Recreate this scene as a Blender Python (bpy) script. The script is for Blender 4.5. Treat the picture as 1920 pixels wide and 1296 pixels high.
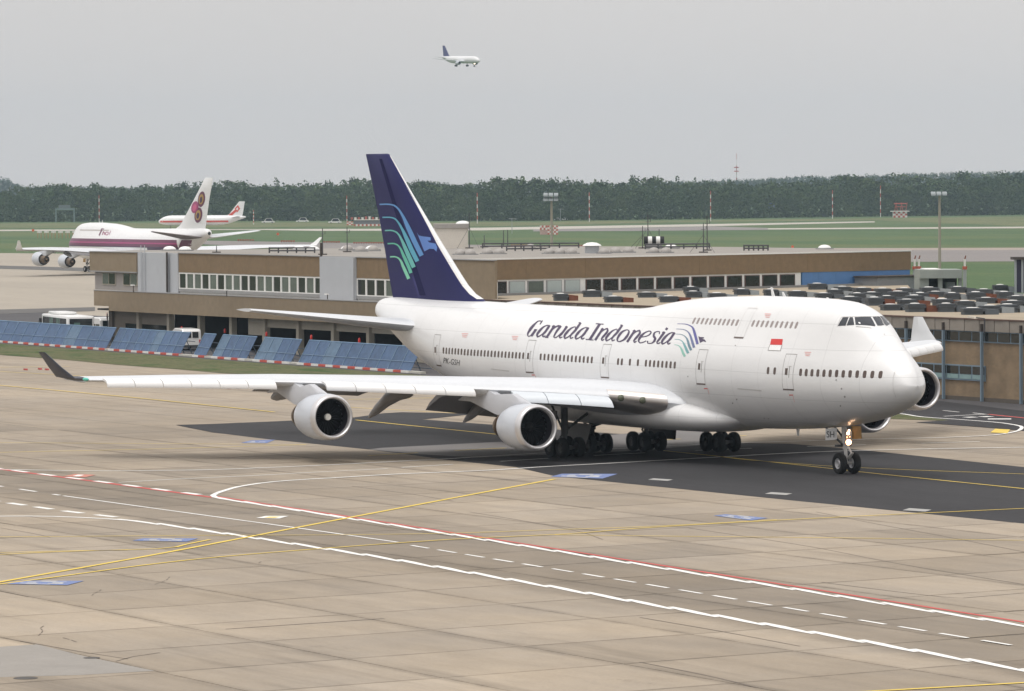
import bpy, math, random
import numpy as np
from mathutils import Vector, Matrix
from mathutils.bvhtree import BVHTree
random.seed(7); rng = np.random.default_rng(11)
R = math.radians
for o in list(bpy.data.objects): bpy.data.objects.remove(o)
SC = bpy.context.scene
COL = SC.collection
HAZE = 7.2e-5

# ------------------------------------------------------------------ camera
CAM = (227.9817, -143.9994, 16.4924); YAW, PITCH, ROLL, FPX = 2.66290766, -0.03266815, -0.00552137, 8996.406
_f = np.array([math.cos(PITCH)*math.cos(YAW), math.cos(PITCH)*math.sin(YAW), math.sin(PITCH)])
_r = np.array([math.sin(YAW), -math.cos(YAW), 0.0]); _u = np.cross(_r, _f)
_c, _s = math.cos(ROLL), math.sin(ROLL)
CM = np.array([_c*_r+_s*_u, -_s*_r+_c*_u, _f]); CC = np.array(CAM)
cam = bpy.data.cameras.new('camera'); cam.sensor_width = 36; cam.lens = FPX/1920*36
cam.clip_start = 1; cam.clip_end = 30000
camo = bpy.data.objects.new('camera', cam); COL.objects.link(camo); SC.camera = camo
camo.matrix_world = Matrix(((CM[0][0], CM[1][0], -CM[2][0], CAM[0]), (CM[0][1], CM[1][1], -CM[2][1], CAM[1]),
                            (CM[0][2], CM[1][2], -CM[2][2], CAM[2]), (0, 0, 0, 1)))
def ray(x, y): return CM.T @ np.array([(x-960)/FPX, -(y-648)/FPX, 1.0])
def gz(x, y, z=0.0):                       # point of the level z seen at a place of the photograph
    d = ray(x, y); return CC + d*(z-CC[2])/d[2]
def gy(x, y, Y):                           # point of the upright plane y = Y
    d = ray(x, y); return CC + d*(Y-CC[1])/d[1]
def gp(x, y, n, k):
    d = ray(x, y); n = np.array(n, float); return CC + d*(k-n@CC)/(n@d)
def pj(X):
    d = CM @ (np.array(X, float)-CC); return np.array([960+FPX*d[0]/d[2], 648-FPX*d[1]/d[2], d[2]])

# ------------------------------------------------------------------ sky, sun, exposure
SUN_EL, SUN_AZ = R(68), R(-70)
w = bpy.data.worlds.new('World'); SC.world = w; w.use_nodes = True
nt = w.node_tree; nd, lk = nt.nodes, nt.links
bg = nd['Background']; bg.inputs[1].default_value = 0.1
sky = nd.new('ShaderNodeTexSky'); sky.sky_type = 'NISHITA'; sky.sun_disc = False
sky.sun_elevation = SUN_EL; sky.sun_rotation = math.pi/2-SUN_AZ; sky.dust_density = 4
tc = nd.new('ShaderNodeTexCoord'); sp = nd.new('ShaderNodeSeparateXYZ'); lk.new(tc.outputs['Generated'], sp.inputs[0])
mx = nd.new('ShaderNodeMath'); mx.operation = 'MAXIMUM'; lk.new(sp.outputs[2], mx.inputs[0]); mx.inputs[1].default_value = 0
ma = nd.new('ShaderNodeMath'); ma.operation = 'MULTIPLY_ADD'; lk.new(mx.outputs[0], ma.inputs[0])
ma.inputs[1].default_value = 8.0; ma.inputs[2].default_value = 7.5         # overcast: the zenith about twice as bright as the horizon
no = nd.new('ShaderNodeTexNoise'); no.inputs['Scale'].default_value = 3.0; no.inputs['Detail'].default_value = 4; lk.new(tc.outputs['Generated'], no.inputs[0])
mr = nd.new('ShaderNodeMapRange'); lk.new(no.outputs[0], mr.inputs[0]); mr.inputs[3].default_value = 0.93; mr.inputs[4].default_value = 1.07
mm = nd.new('ShaderNodeMath'); mm.operation = 'MULTIPLY'; lk.new(ma.outputs[0], mm.inputs[0]); lk.new(mr.outputs[0], mm.inputs[1])
vm = nd.new('ShaderNodeVectorMath'); vm.operation = 'SCALE'; vm.inputs[0].default_value = (1.0, 0.966, 0.943); lk.new(mm.outputs[0], vm.inputs['Scale'])
mix = nd.new('ShaderNodeMixRGB'); mix.inputs[0].default_value = 0.93; lk.new(sky.outputs[0], mix.inputs[1]); lk.new(vm.outputs[0], mix.inputs[2])
lk.new(mix.outputs[0], bg.inputs[0])
sl = bpy.data.lights.new('sun', 'SUN'); sl.energy = 1.5; sl.angle = R(22); sl.color = (1.0, 0.97, 0.93)
so = bpy.data.objects.new('sun', sl); COL.objects.link(so)
sd = Vector((math.cos(SUN_EL)*math.cos(SUN_AZ), math.cos(SUN_EL)*math.sin(SUN_AZ), math.sin(SUN_EL)))
so.rotation_euler = sd.to_track_quat('Z', 'Y').to_euler(); so.location = (0, 0, 200)
SC.view_settings.view_transform = 'Standard'; SC.view_settings.look = 'None'
SC.view_settings.exposure = -0.09; SC.view_settings.gamma = 1.0; SC.view_settings.use_curve_mapping = False

# ------------------------------------------------------------------ materials
MATS = {}
def M(name, col=None, rough=0.6, metal=0.0, var=0.12, scale=1.0, stretch=(1, 1, 1), bump=0.0, emit=None, alpha=1.0, fine=None, spec=0.5, obrand=0.0, coat=0.0):
    """procedural principled material: colour varied by two noises (and by object), optional relief"""
    if name in MATS: return MATS[name]
    m = bpy.data.materials.new(name); m.use_nodes = True; t = m.node_tree; n, l = t.nodes, t.links
    b = n['Principled BSDF']; b.inputs['Roughness'].default_value = rough; b.inputs['Metallic'].default_value = metal
    b.inputs['Specular IOR Level'].default_value = spec; b.inputs['Coat Weight'].default_value = coat
    tc = n.new('ShaderNodeTexCoord'); mp = n.new('ShaderNodeMapping'); mp.inputs['Scale'].default_value = stretch
    l.new(tc.outputs['Object'], mp.inputs[0])
    a = n.new('ShaderNodeTexNoise'); a.inputs['Scale'].default_value = scale; a.inputs['Detail'].default_value = 6; a.inputs['Roughness'].default_value = .65
    l.new(mp.outputs[0], a.inputs[0])
    f2 = n.new('ShaderNodeTexNoise'); f2.inputs['Scale'].default_value = fine or scale*9; f2.inputs['Detail'].default_value = 4
    l.new(mp.outputs[0], f2.inputs[0])
    ad = n.new('ShaderNodeMath'); ad.operation = 'MULTIPLY_ADD'; l.new(f2.outputs[0], ad.inputs[0]); ad.inputs[1].default_value = .5; l.new(a.outputs[0], ad.inputs[2])
    r = n.new('ShaderNodeMapRange'); l.new(ad.outputs[0], r.inputs[0]); r.inputs[1].default_value = .45; r.inputs[2].default_value = 1.05
    r.inputs[3].default_value = 1-var; r.inputs[4].default_value = 1+var
    val = r.outputs[0]
    if obrand:
        oi = n.new('ShaderNodeObjectInfo'); q = n.new('ShaderNodeMapRange'); l.new(oi.outputs['Random'], q.inputs[0])
        q.inputs[3].default_value = 1-obrand; q.inputs[4].default_value = 1+obrand
        k = n.new('ShaderNodeMath'); k.operation = 'MULTIPLY'; l.new(val, k.inputs[0]); l.new(q.outputs[0], k.inputs[1]); val = k.outputs[0]
    v = n.new('ShaderNodeVectorMath'); v.operation = 'SCALE'; v.inputs[0].default_value = col[:3]; l.new(val, v.inputs['Scale'])
    l.new(v.outputs[0], b.inputs['Base Color'])
    if bump:
        bp = n.new('ShaderNodeBump'); bp.inputs['Strength'].default_value = bump; bp.inputs['Distance'].default_value = .05
        l.new(f2.outputs[0], bp.inputs['Height']); l.new(bp.outputs[0], b.inputs['Normal'])
    if emit: b.inputs['Emission Color'].default_value = (*emit[:3], 1); b.inputs['Emission Strength'].default_value = emit[3]
    if alpha < 1: b.inputs['Alpha'].default_value = alpha
    m['n'] = 1; MATS[name] = m
    return m

# ------------------------------------------------------------------ mesh helpers
class MB:
    def __init__(s): s.v = []; s.f = []
    def add(s, vs, fs):
        k = len(s.v); s.v += [tuple(map(float, p)) for p in vs]; s.f += [tuple(i+k for i in f) for f in fs]; return s
    def box(s, a, b, mtx=None):
        x0, y0, z0 = a; x1, y1, z1 = b
        vs = [(x0, y0, z0), (x1, y0, z0), (x1, y1, z0), (x0, y1, z0), (x0, y0, z1), (x1, y0, z1), (x1, y1, z1), (x0, y1, z1)]
        if mtx: vs = [tuple(mtx @ Vector(p)) for p in vs]
        return s.add(vs, [(0, 3, 2, 1), (4, 5, 6, 7), (0, 1, 5, 4), (1, 2, 6, 5), (2, 3, 7, 6), (3, 0, 4, 7)])
    def tube(s, p, q, r0, r1=None, n=10):
        r1 = r0 if r1 is None else r1; p, q = Vector(p), Vector(q); d = (q-p).normalized()
        a = d.orthogonal().normalized(); b = d.cross(a); vs = []
        for c, r in ((p, r0), (q, r1)):
            vs += [c+(a*math.cos(2*math.pi*i/n)+b*math.sin(2*math.pi*i/n))*r for i in range(n)]
        return s.add(vs, [(i, (i+1) % n, n+(i+1) % n, n+i) for i in range(n)]+[tuple(range(n-1, -1, -1)), tuple(range(n, 2*n))])
    def lathe(s, prof, o, ax=(-1, 0, 0), n=32, cap0=False, cap1=False):      # prof (dist along axis, radius)
        o = Vector(o); d = Vector(ax).normalized(); a = d.orthogonal().normalized(); b = d.cross(a); vs = []; fs = []
        for x, r in prof: vs += [o+d*x+(a*math.cos(2*math.pi*i/n)+b*math.sin(2*math.pi*i/n))*r for i in range(n)]
        for k in range(len(prof)-1): fs += [(k*n+i, k*n+(i+1) % n, (k+1)*n+(i+1) % n, (k+1)*n+i) for i in range(n)]
        if cap0: fs.append(tuple(range(n-1, -1, -1)))
        if cap1: fs.append(tuple((len(prof)-1)*n+i for i in range(n)))
        return s.add(vs, fs)
    def loft(s, rings, cap=True, closed=True):
        n = len(rings[0]); vs = [p for r in rings for p in r]; m = n if closed else n-1
        fs = [(k*n+i, k*n+(i+1) % n, (k+1)*n+(i+1) % n, (k+1)*n+i) for k in range(len(rings)-1) for i in range(m)]
        if cap: fs += [tuple(range(n-1, -1, -1)), tuple((len(rings)-1)*n+i for i in range(n))]
        return s.add(vs, fs)
    def prism(s, poly, d):                       # polygon of 3-D points pushed along d
        n = len(poly); d = np.array(d, float); p = [np.array(q, float) for q in poly]
        return s.add(p+[q+d for q in p], [tuple(range(n-1, -1, -1)), tuple(range(n, 2*n))]+[(i, (i+1) % n, n+(i+1) % n, n+i) for i in range(n)])
    def mirror(s):
        m = MB(); m.v = [(x, -y, z) for x, y, z in s.v]; m.f = [tuple(reversed(f)) for f in s.f]; return m
    def mesh(s, name, mat, smooth=False, angle=40):
        me = bpy.data.meshes.new(name); me.from_pydata(s.v, [], s.f); me.update()
        if mat: me.materials.append(mat)
        if smooth:
            me.polygons.foreach_set('use_smooth', [True]*len(me.polygons))
            try: me.set_sharp_from_angle(angle=R(angle))
            except Exception: pass
        return me
    def build(s, name, mat, parent=None, smooth=False, angle=40):
        return link(name, s.mesh(name, mat, smooth, angle), parent)
def link(name, data, parent=None, mtx=None):
    o = bpy.data.objects.new(name, data); COL.objects.link(o)
    if parent: o.parent = parent
    if mtx is not None: o.matrix_local = mtx
    return o
def tag(o, label=None, cat=None, group=None, kind=None):
    if label: o['label'] = label
    if cat: o['category'] = cat
    if group: o['group'] = group
    if kind: o['kind'] = kind
    return o
def empty(name, loc=(0, 0, 0), rz=0.0, label=None, cat=None, group=None):
    o = link(name, None); o.location = loc; o.rotation_euler = (0, 0, rz); o.empty_display_size = .5
    return tag(o, label, cat, group)
def copy_tree(o, parent=None):
    c = o.copy(); COL.objects.link(c); c.parent = parent
    for ch in o.children:
        if ch.name in COL.objects: copy_tree(ch, c)
    return c
def pchip(xs, ys):
    x = np.array(xs, float); y = np.array(ys, float); h = np.diff(x); d = np.diff(y)/h; m = np.zeros_like(y)
    for i in range(1, len(x)-1):
        if d[i-1]*d[i] > 0:
            a, b = 2*h[i]+h[i-1], h[i]+2*h[i-1]; m[i] = (a+b)/(a/d[i-1]+b/d[i])
    m[0], m[-1] = d[0], d[-1]
    def f(t):
        t = np.clip(np.asarray(t, float), x[0], x[-1]); i = np.clip(np.searchsorted(x, t)-1, 0, len(x)-2)
        u = (t-x[i])/h[i]
        return ((1+2*u)*(1-u)**2*y[i]+u*(1-u)**2*h[i]*m[i]+u*u*(3-2*u)*y[i+1]+u*u*(u-1)*h[i]*m[i+1])
    return f
# ------------------------------------------------------------------ ground, aprons, roads
def sheet(name, pts, z, mat, parent=None, kind='structure'):
    m = MB(); m.add([(p[0], p[1], z) for p in pts], [tuple(range(len(pts)))])
    a = sum(pts[i][0]*pts[(i+1) % len(pts)][1]-pts[(i+1) % len(pts)][0]*pts[i][1] for i in range(len(pts)))
    if a < 0: m.f = [tuple(reversed(f)) for f in m.f]
    o = m.build(name, mat, parent)
    if not parent: o['kind'] = kind
    return o
def P2(pts): return [gz(x, y)[:2] for x, y in pts]

def ground_mat(name, c1, c2, c3, s1, s2, bump=.3):
    m = bpy.data.materials.new(name); m.use_nodes = True; t = m.node_tree; n, l = t.nodes, t.links; b = n['Principled BSDF']
    b.inputs['Roughness'].default_value = .95; b.inputs['Specular IOR Level'].default_value = .15
    g = n.new('ShaderNodeNewGeometry')
    mp = n.new('ShaderNodeMapping'); l.new(g.outputs['Position'], mp.inputs[0]); mp.inputs['Rotation'].default_value = (0, 0, R(3)); mp.inputs['Scale'].default_value = (.45, 1, 1)
    a = n.new('ShaderNodeTexNoise'); a.inputs['Scale'].default_value = s1; a.inputs['Detail'].default_value = 8; a.inputs['Roughness'].default_value = .7; l.new(mp.outputs[0], a.inputs[0])
    f = n.new('ShaderNodeTexNoise'); f.inputs['Scale'].default_value = s2; f.inputs['Detail'].default_value = 8; f.inputs['Roughness'].default_value = .75; l.new(g.outputs['Position'], f.inputs[0])
    r = n.new('ShaderNodeValToRGB'); l.new(a.outputs[0], r.inputs[0]); e = r.color_ramp.elements
    e[0].position, e[0].color = .36, (*c1, 1); e[1].position, e[1].color = .62, (*c3, 1); q = e.new(.5); q.color = (*c2, 1)
    mr = n.new('ShaderNodeMapRange'); l.new(f.outputs[0], mr.inputs[0]); mr.inputs[1].default_value = .3; mr.inputs[2].default_value = .7; mr.inputs[3].default_value = .5; mr.inputs[4].default_value = 1.5
    v = n.new('ShaderNodeVectorMath'); v.operation = 'SCALE'; l.new(r.outputs[0], v.inputs[0]); l.new(mr.outputs[0], v.inputs['Scale']); l.new(v.outputs[0], b.inputs['Base Color'])
    bp = n.new('ShaderNodeBump'); bp.inputs['Strength'].default_value = bump; bp.inputs['Distance'].default_value = .15; l.new(f.outputs[0], bp.inputs['Height']); l.new(bp.outputs[0], b.inputs['Normal'])
    MATS[name] = m; return m
SKEW = math.tan(R(7.5))          # the cross joints lean a little against the long ones
def concrete_mat(name, base, joints, tint=0.0):
    """slab concrete: per-slab tone, cloudy weathering, rubber streaks along the lanes, joints where no slabs are modelled"""
    m = bpy.data.materials.new(name); m.use_nodes = True; t = m.node_tree; n, l = t.nodes, t.links; b = n['Principled BSDF']
    b.inputs['Roughness'].default_value = .85; b.inputs['Specular IOR Level'].default_value = .25
    g = n.new('ShaderNodeNewGeometry'); pos = g.outputs['Position']
    def noise(scale, st=(1, 1, 1), det=7, rough=.65):
        mp = n.new('ShaderNodeMapping'); l.new(pos, mp.inputs[0]); mp.inputs['Scale'].default_value = st
        a = n.new('ShaderNodeTexNoise'); a.inputs['Scale'].default_value = scale; a.inputs['Detail'].default_value = det; a.inputs['Roughness'].default_value = rough
        l.new(mp.outputs[0], a.inputs[0]); return a.outputs[0]
    def rng_(x, a0, a1, b0, b1):
        q = n.new('ShaderNodeMapRange'); l.new(x, q.inputs[0])
        for i, k in enumerate((a0, a1, b0, b1)): q.inputs[i+1].default_value = k
        return q.outputs[0]
    def math_(op, a, c):
        q = n.new('ShaderNodeMath'); q.operation = op
        for i, k in enumerate((a, c)):
            if isinstance(k, (int, float)): q.inputs[i].default_value = k
            else: l.new(k, q.inputs[i])
        return q.outputs[0]
    v = rng_(noise(.035, (.5, 1, 1)), .3, .7, .74, 1.16)
    v = math_('MULTIPLY', v, rng_(noise(.6, (.35, 1, 1)), .3, .7, .9, 1.1))
    v = math_('MULTIPLY', v, rng_(noise(6, det=5), .3, .7, .93, 1.07))
    st = rng_(noise(.35, (.06, 1, 1), 5), .54, .72, 1.0, .70)                      # long dark tyre streaks along x
    v = math_('MULTIPLY', v, st)
    dr = rng_(noise(.22, (1, 1, 1), 8, .8), .60, .72, 1.0, .70); v = math_('MULTIPLY', v, dr)   # oil and damp patches
    sep = n.new('ShaderNodeSeparateXYZ'); l.new(pos, sep.inputs[0])
    # worn lane between the red and the lower white line, centre line y = -44.6 - .0545*(x-20)
    yy = math_('ADD', sep.outputs[1], math_('MULTIPLY', sep.outputs[0], .0545)); yy = math_('ADD', yy, 44.3)
    wob = rng_(noise(.3), .3, .7, -.7, .7); yy = math_('ABSOLUTE', math_('ADD', yy, wob), 0)
    lane = rng_(yy, 4.6, 5.6, 1, 0); xm = rng_(sep.outputs[0], -80, -30, .6, 1)
    v = math_('MULTIPLY', v, math_('SUBTRACT', 1.0, math_('MULTIPLY', math_('MULTIPLY', lane, xm), .25)))
    if joints:
        xs = math_('ADD', sep.outputs[0], math_('MULTIPLY', sep.outputs[1], SKEW))
        for c, off in ((xs, 1.0), (sep.outputs[1], 4.2)):
            k = math_('PINGPONG', math_('ADD', c, off), 3.75); v = math_('MULTIPLY', v, rng_(k, .03, .07, .3, 1))
    else:
        oi = n.new('ShaderNodeObjectInfo'); v = math_('MULTIPLY', v, rng_(oi.outputs['Random'], 0, 1, .86, 1.12))
        tx = n.new('ShaderNodeTexCoord'); so_ = n.new('ShaderNodeSeparateXYZ'); l.new(tx.outputs['Object'], so_.inputs[0])      # dirt gathered along the joints
        ex = math_('ABSOLUTE', math_('ADD', so_.outputs[0], math_('MULTIPLY', so_.outputs[1], SKEW)), 0); ey = math_('ABSOLUTE', so_.outputs[1], 0)
        e1 = rng_(ex, 3.5, 3.72, 0, 1); e2 = rng_(ey, 3.3, 3.72, 0, 1); ee = math_('MULTIPLY', math_('MAXIMUM', e1, e2), rng_(noise(.5, (1, 1, 1), 6), .35, .65, .1, 1))
        v = math_('MULTIPLY', v, math_('SUBTRACT', 1.0, math_('MULTIPLY', ee, .36)))
    cr = n.new('ShaderNodeMixRGB'); l.new(rng_(noise(.09), .35, .65, 0, 1), cr.inputs[0])
    cr.inputs[1].default_value = (*base, 1); cr.inputs[2].default_value = (base[0]*.93, base[1]*.96, base[2]*1.02, 1)
    sc = n.new('ShaderNodeVectorMath'); sc.operation = 'SCALE'; l.new(cr.outputs[0], sc.inputs[0]); l.new(v, sc.inputs['Scale']); l.new(sc.outputs[0], b.inputs['Base Color'])
    bp = n.new('ShaderNodeBump'); bp.inputs['Strength'].default_value = .25; bp.inputs['Distance'].default_value = .02; l.new(noise(9), bp.inputs['Height']); l.new(bp.outputs[0], b.inputs['Normal'])
    MATS[name] = m; return m
CONC = (.340, .281, .212)
grass = ground_mat('grass', (.058, .100, .040), (.075, .120, .048), (.11, .135, .056), .012, 1.2)
drygrass = ground_mat('dry_grass', (.10, .12, .05), (.15, .155, .075), (.08, .12, .045), .03, 1.5)
verge = ground_mat('verge_grass', (.07, .085, .035), (.12, .12, .06), (.05, .085, .025), .25, 2.5)
cslab = concrete_mat('slab_concrete', CONC, False)
cfar = concrete_mat('apron_concrete', CONC, True)
asph = M('asphalt', (.031, .030, .0325), .92, var=.38, scale=.16, stretch=(.22, 1, 1), fine=4, bump=.3, spec=.3)
asphd = M('asphalt_worn', (.115, .110, .105), .9, var=.2, scale=.15, stretch=(.3, 1, 1), fine=6, bump=.3, spec=.3)
asphr = M('asphalt_road', (.075, .072, .075), .9, var=.2, scale=.1, fine=5, spec=.3)
runway = M('runway_concrete', (.42, .39, .34), .9, var=.12, scale=.02, fine=.4)
grey_strip = M('taxiway_grey', (.20, .18, .17), .9, var=.12, scale=.02, fine=.4)
white = M('paint_white', (.78, .77, .74), .7, var=.14, scale=.8, fine=5)
yellow = M('paint_yellow', (.72, .52, .08), .7, var=.18, scale=.6, fine=5)
red = M('paint_red', (.52, .07, .06), .7, var=.16, scale=.6, fine=5)
bluep = M('paint_blue', (.14, .19, .38), .7, var=.16, scale=.6, fine=5)

S = 14000
g = sheet('ground', [(-S, -S), (S, -S), (S, S), (-S, S)], -.06, grass)
apron = sheet('apron', [(160, -130), (160, 44.5), (-152, 44.5), (-275, 44.0), (-420, 44), (-420, -130)], -.02, cfar)
L = gz
sheet('far_apron', P2([(-260, 610), (175, 620), (420, 620), (900, 545), (1400, 500), (760, 480), (175, 476), (-260, 472)]), -.03, M('far_apron_concrete', (.335, .295, .24), .9, var=.14, scale=.05, stretch=(.2, 1, 1), fine=.8))
sheet('service_yard', [(-420, 44.4), (160, 44.4), (160, 100), (-420, 100)], -.025, asphr)
sheet('grass_verge', P2([(-260, 626), (-60, 640), (790, 703.5), (905, 713), (880, 722), (640, 711), (420, 700), (328, 692), (219, 684), (109, 673.5), (0, 665.5), (-260, 640)]), .004, verge)
sheet('verge_patch', P2([(1600, 771), (1688, 776.5), (1766, 785), (1800, 790), (1690, 786), (1600, 783)]), .006, verge)
# dark strips on the far apron
for pts in ([(-200, 584), (0, 580.5), (178, 576), (178, 583), (0, 589), (-200, 592)], [(-200, 497), (0, 498), (190, 503), (260, 505), (260, 512), (178, 509), (0, 504), (-200, 503)]):
    sheet('asphalt_strip', P2(pts), .002, asphd)
# runways and taxiways in the grass
for nm, mt, pts in (('runway', runway, [(-900, 433), (300, 430), (700, 429), (900, 427), (1340, 420), (1640, 415), (1640, 417), (1340, 424), (900, 432), (600, 433), (480, 431), (-900, 438)]),
                    ('runway_edge', runway, [(1440, 428), (1700, 426.5), (2400, 422), (2400, 425), (1920, 428), (1440, 430.5)]),
                    ('taxiway_link', grey_strip, [(1000, 430.3), (1200, 427), (1340, 424.5), (1440, 427.5), (1440, 431), (1200, 433), (1000, 434)]),
                    ('taxiway', grey_strip, [(380, 451), (760, 457), (1100, 462), (1700, 467), (2400, 468), (2400, 486), (1920, 490), (1500, 492), (760, 474), (560, 466), (380, 458)]),
                    ('taxiway_shoulder', M('shoulder', (.30, .25, .21), .9, var=.1, scale=.02), [(1400, 465), (1720, 465), (2400, 463), (2400, 468), (1720, 469), (1400, 469)]),
                    ('dry_meadow', drygrass, [(-1200, 423), (0, 419), (900, 417), (1500, 411), (2900, 395), (2900, 412), (1920, 424), (1640, 413), (1300, 416.5), (900, 424.5), (0, 428), (-1200, 432)])):
    sheet(nm, P2(pts), -.02 if nm != 'runway_edge' and nm != 'taxiway_shoulder' else -.012, mt)

# concrete slabs in front, one object each
sl_me = MB(); a = 3.715
sl_me.add([(-a, -a, 0), (a, -a, 0), (a, a, 0), (-a, a, 0), (-a-.005, -a-.005, -.019), (a+.005, -a-.005, -.019), (a+.005, a+.005, -.019), (-a-.005, a+.005, -.019)],
          [(0, 1, 2, 3), (0, 4, 5, 1), (1, 5, 6, 2), (2, 6, 7, 3), (3, 7, 4, 0)])
sl_me.v = [(x-SKEW*y, y, z) for x, y, z in sl_me.v]
slab_mesh = sl_me.mesh('slab', cslab)
cells = []
for i in range(-40, 40):
    for j in range(-22, -1):
        cy = j*7.5-.45; cx = i*7.5+2.75-SKEW*cy
        p = pj((cx, cy, 0))
        if p[2] > 20 and -130 < p[0] < 2050 and 800 < p[1] < 1400: cells.append((p[2], cx, cy))
cells.sort()
print('slabs', len(cells))
for k, (d, cx, cy) in enumerate(cells[:300]):
    o = link('slab', slab_mesh, apron); o.location = (cx, cy, random.uniform(-.002, 0)); o.rotation_euler = (random.gauss(0, .0003), random.gauss(0, .0003), 0)

# asphalt of the taxi lane and the yard roads, laid over the slabs
lane = [(-82.5, -9.6)] + list(P2([(400, 811), (500, 823.5), (683, 842), (767, 852.5), (833, 862), (967, 876), (1040, 893), (1480, 938), (1920, 982)])) + [(90, -12.5), (90, 13)] + list(P2([(2200, 905), (1920, 876), (1618, 844), (1480, 832)])) + [(-40, 11.5), (-80, 8.5)] + list(P2([(893, 776), (753, 773), (720, 775), (663, 783), (520, 790), (400, 795)]))
sheet('asphalt_lane', lane, .004, asph, apron)
sheet('asphalt_lane', P2([(690, 843), (717, 840), (893, 831), (1060, 823), (1260, 806), (1330, 806), (1325, 834), (1200, 845), (900, 858.5), (777, 851.5)]), .008, M('asphalt_light', (.16, .15, .145), .9, var=.15, scale=.2, fine=6), apron)
sheet('asphalt_lane', P2([(1560, 771), (1640, 767), (1762, 752), (1920, 771), (2100, 792), (2100, 812), (1920, 808), (1866, 803), (1800, 798), (1716, 792), (1780, 788), (1689, 777)]), .008, asph, apron)
sheet('repair_patch', P2([(-140, 1222), (0, 1213), (70, 1208.5), (160, 1231), (290, 1258), (150, 1266), (0, 1270), (-140, 1278)]), .004, M('patch_grey', (.27, .25, .225), .85, var=.12, scale=.5, fine=6), apron)

# ------------------------------------------------------------------ painted lines
def ribbon(name, px, wid, mat, z=.012, dash=None, zig=0.0, off=0.0, world=False, wob=.012):
    pts = [np.array(p[:2], float) for p in (px if world else [gz(x, y) for x, y in px])]
    seg = [np.linalg.norm(b-a) for a, b in zip(pts, pts[1:])]; cum = np.r_[0, np.cumsum(seg)]; tot = cum[-1]
    X = pchip(cum, [p[0] for p in pts]); Y = pchip(cum, [p[1] for p in pts])
    def at(t):
        e = .05; c = np.array([float(X(t)), float(Y(t))]); d = np.array([float(X(min(t+e, tot))-X(max(t-e, 0))), float(Y(min(t+e, tot))-Y(max(t-e, 0)))]); d /= np.linalg.norm(d)+1e-9
        return c, np.array([-d[1], d[0]])
    m = MB(); runs = []
    if dash:
        t = 0
        while t < tot: runs.append((t, min(t+dash[0], tot))); t += dash[0]+dash[1]
    elif zig:
        t = 0
        while t < tot: runs.append((t, min(t+4.9, tot))); t += 3.9
    else: runs = [(0, tot)]
    for k, (t0, t1) in enumerate(runs):
        n = max(2, int((t1-t0)/1.5)+1); L_ = []; Rr = []
        for i in range(n):
            u = i/(n-1); c, nn = at(t0+(t1-t0)*u); o_ = off+zig*(u-.5)*-2; h = wid*.62*(1+random.uniform(-.08, .08))
            if zig: h *= .62+.75*math.sin(math.pi*min(1, u*.9+.12))
            L_.append((*(c+nn*(o_+h)), z+.001*(k % 2))); Rr.append((*(c+nn*(o_-h)), z+.001*(k % 2)))
        m.add(Rr+L_, [(i, i+1, n+i+1, n+i) for i in range(n-1)])
    return m.build(name, mat, apron)
# red and white edge of the service road
ribbon('white_line', [(400, 933), (640, 970), (1000, 1027), (1300, 1075), (1600, 1123), (1920, 1174), (2300, 1234)], .23, white, .014, zig=.19)
ribbon('red_line', [(398, 930), (640, 967), (1000, 1023), (1300, 1070), (1600, 1117), (1920, 1167), (2300, 1226)], .20, red, .012)
ribbon('red_line', [(-200, 853), (0, 880), (200, 906), (398, 933)], .3, red, .012)
ribbon('white_line', [(-200, 852), (0, 879), (200, 905), (398, 931)], .34, white, .014, dash=(2.2, 1.9))
ribbon('white_line', [(119, 930), (300, 955), (640, 1002), (745, 1017)], .15, white)
ribbon('white_line', [(-220, 883), (0, 912), (112, 929)], .2, white, dash=(2.6, 2.6))
ribbon('white_line', [(771, 1023), (1200, 1094), (1600, 1161), (1920, 1214), (2300, 1278)], .16, white, dash=(2.05, 1.05))
ribbon('white_line', [(214, 974), (276, 980), (450, 1005), (640, 1034), (1000, 1095), (1300, 1148), (1600, 1200), (1920, 1257), (2300, 1324)], .26, white, .014, zig=.20)
ribbon('white_line', [(-200, 970), (0, 968.3), (69, 968), (140, 970), (214, 974), (240, 976)], .26, white)
ribbon('white_line', [(-200, 917), (0, 941), (110, 957), (222, 970.5)], .36, white, dash=(2.2, 1.5))
ribbon('white_line', [(-200, 876), (23, 881), (191, 883.3), (306, 882.5), (400, 881), (600, 873), (733, 866), (833, 861), (900, 857), (1100, 845), (1384, 831), (1640, 823.5), (1760, 821), (1850, 817), (1895, 811.5), (1915, 804), (1912, 799), (1890, 795), (1866, 792), (1800, 787), (1740, 783), (1689, 776), (1600, 767)], .22, white, .016)
ribbon('white_line', [(222, 905), (344, 898), (498, 891), (567, 887), (727, 879)], .14, white)
ribbon('white_line', [(753, 877), (900, 868), (1200, 850), (1384, 842), (1920, 826)], .16, white, .016, dash=(4.2, 4.0))
ribbon('white_line', [(640, 971), (560, 957), (470, 944), (415, 935.5), (400, 931.5), (405, 926), (422, 920), (450, 912.5), (533, 902), (633, 896), (753, 889), (900, 883), (1031, 875), (1162, 868), (1320, 859), (1565, 846.5), (1920, 839), (2200, 834)], .26, white, .018)
for pts in ([(1768, 770), (1798, 773)], [(1824, 774.5), (1856, 778)]): ribbon('white_line', pts, .16, white, .014)
ribbon('red_line', [(1850, 777), (1920, 784), (2050, 797)], .3, red, .014)
ribbon('white_line', [(1770, 781), (1850, 777)], .2, white, .018)
ribbon('white_line', [(1810, 783), (1865, 781)], .7, white, .014, dash=(.9, .5))
ribbon('white_line', [(1852, 786), (1896, 786)], .9, white, .014)
sheet('yellow_line', P2([(1866, 804.5), (1894, 806), (1889, 813), (1857, 811.5)]), .02, yellow, apron)
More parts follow.
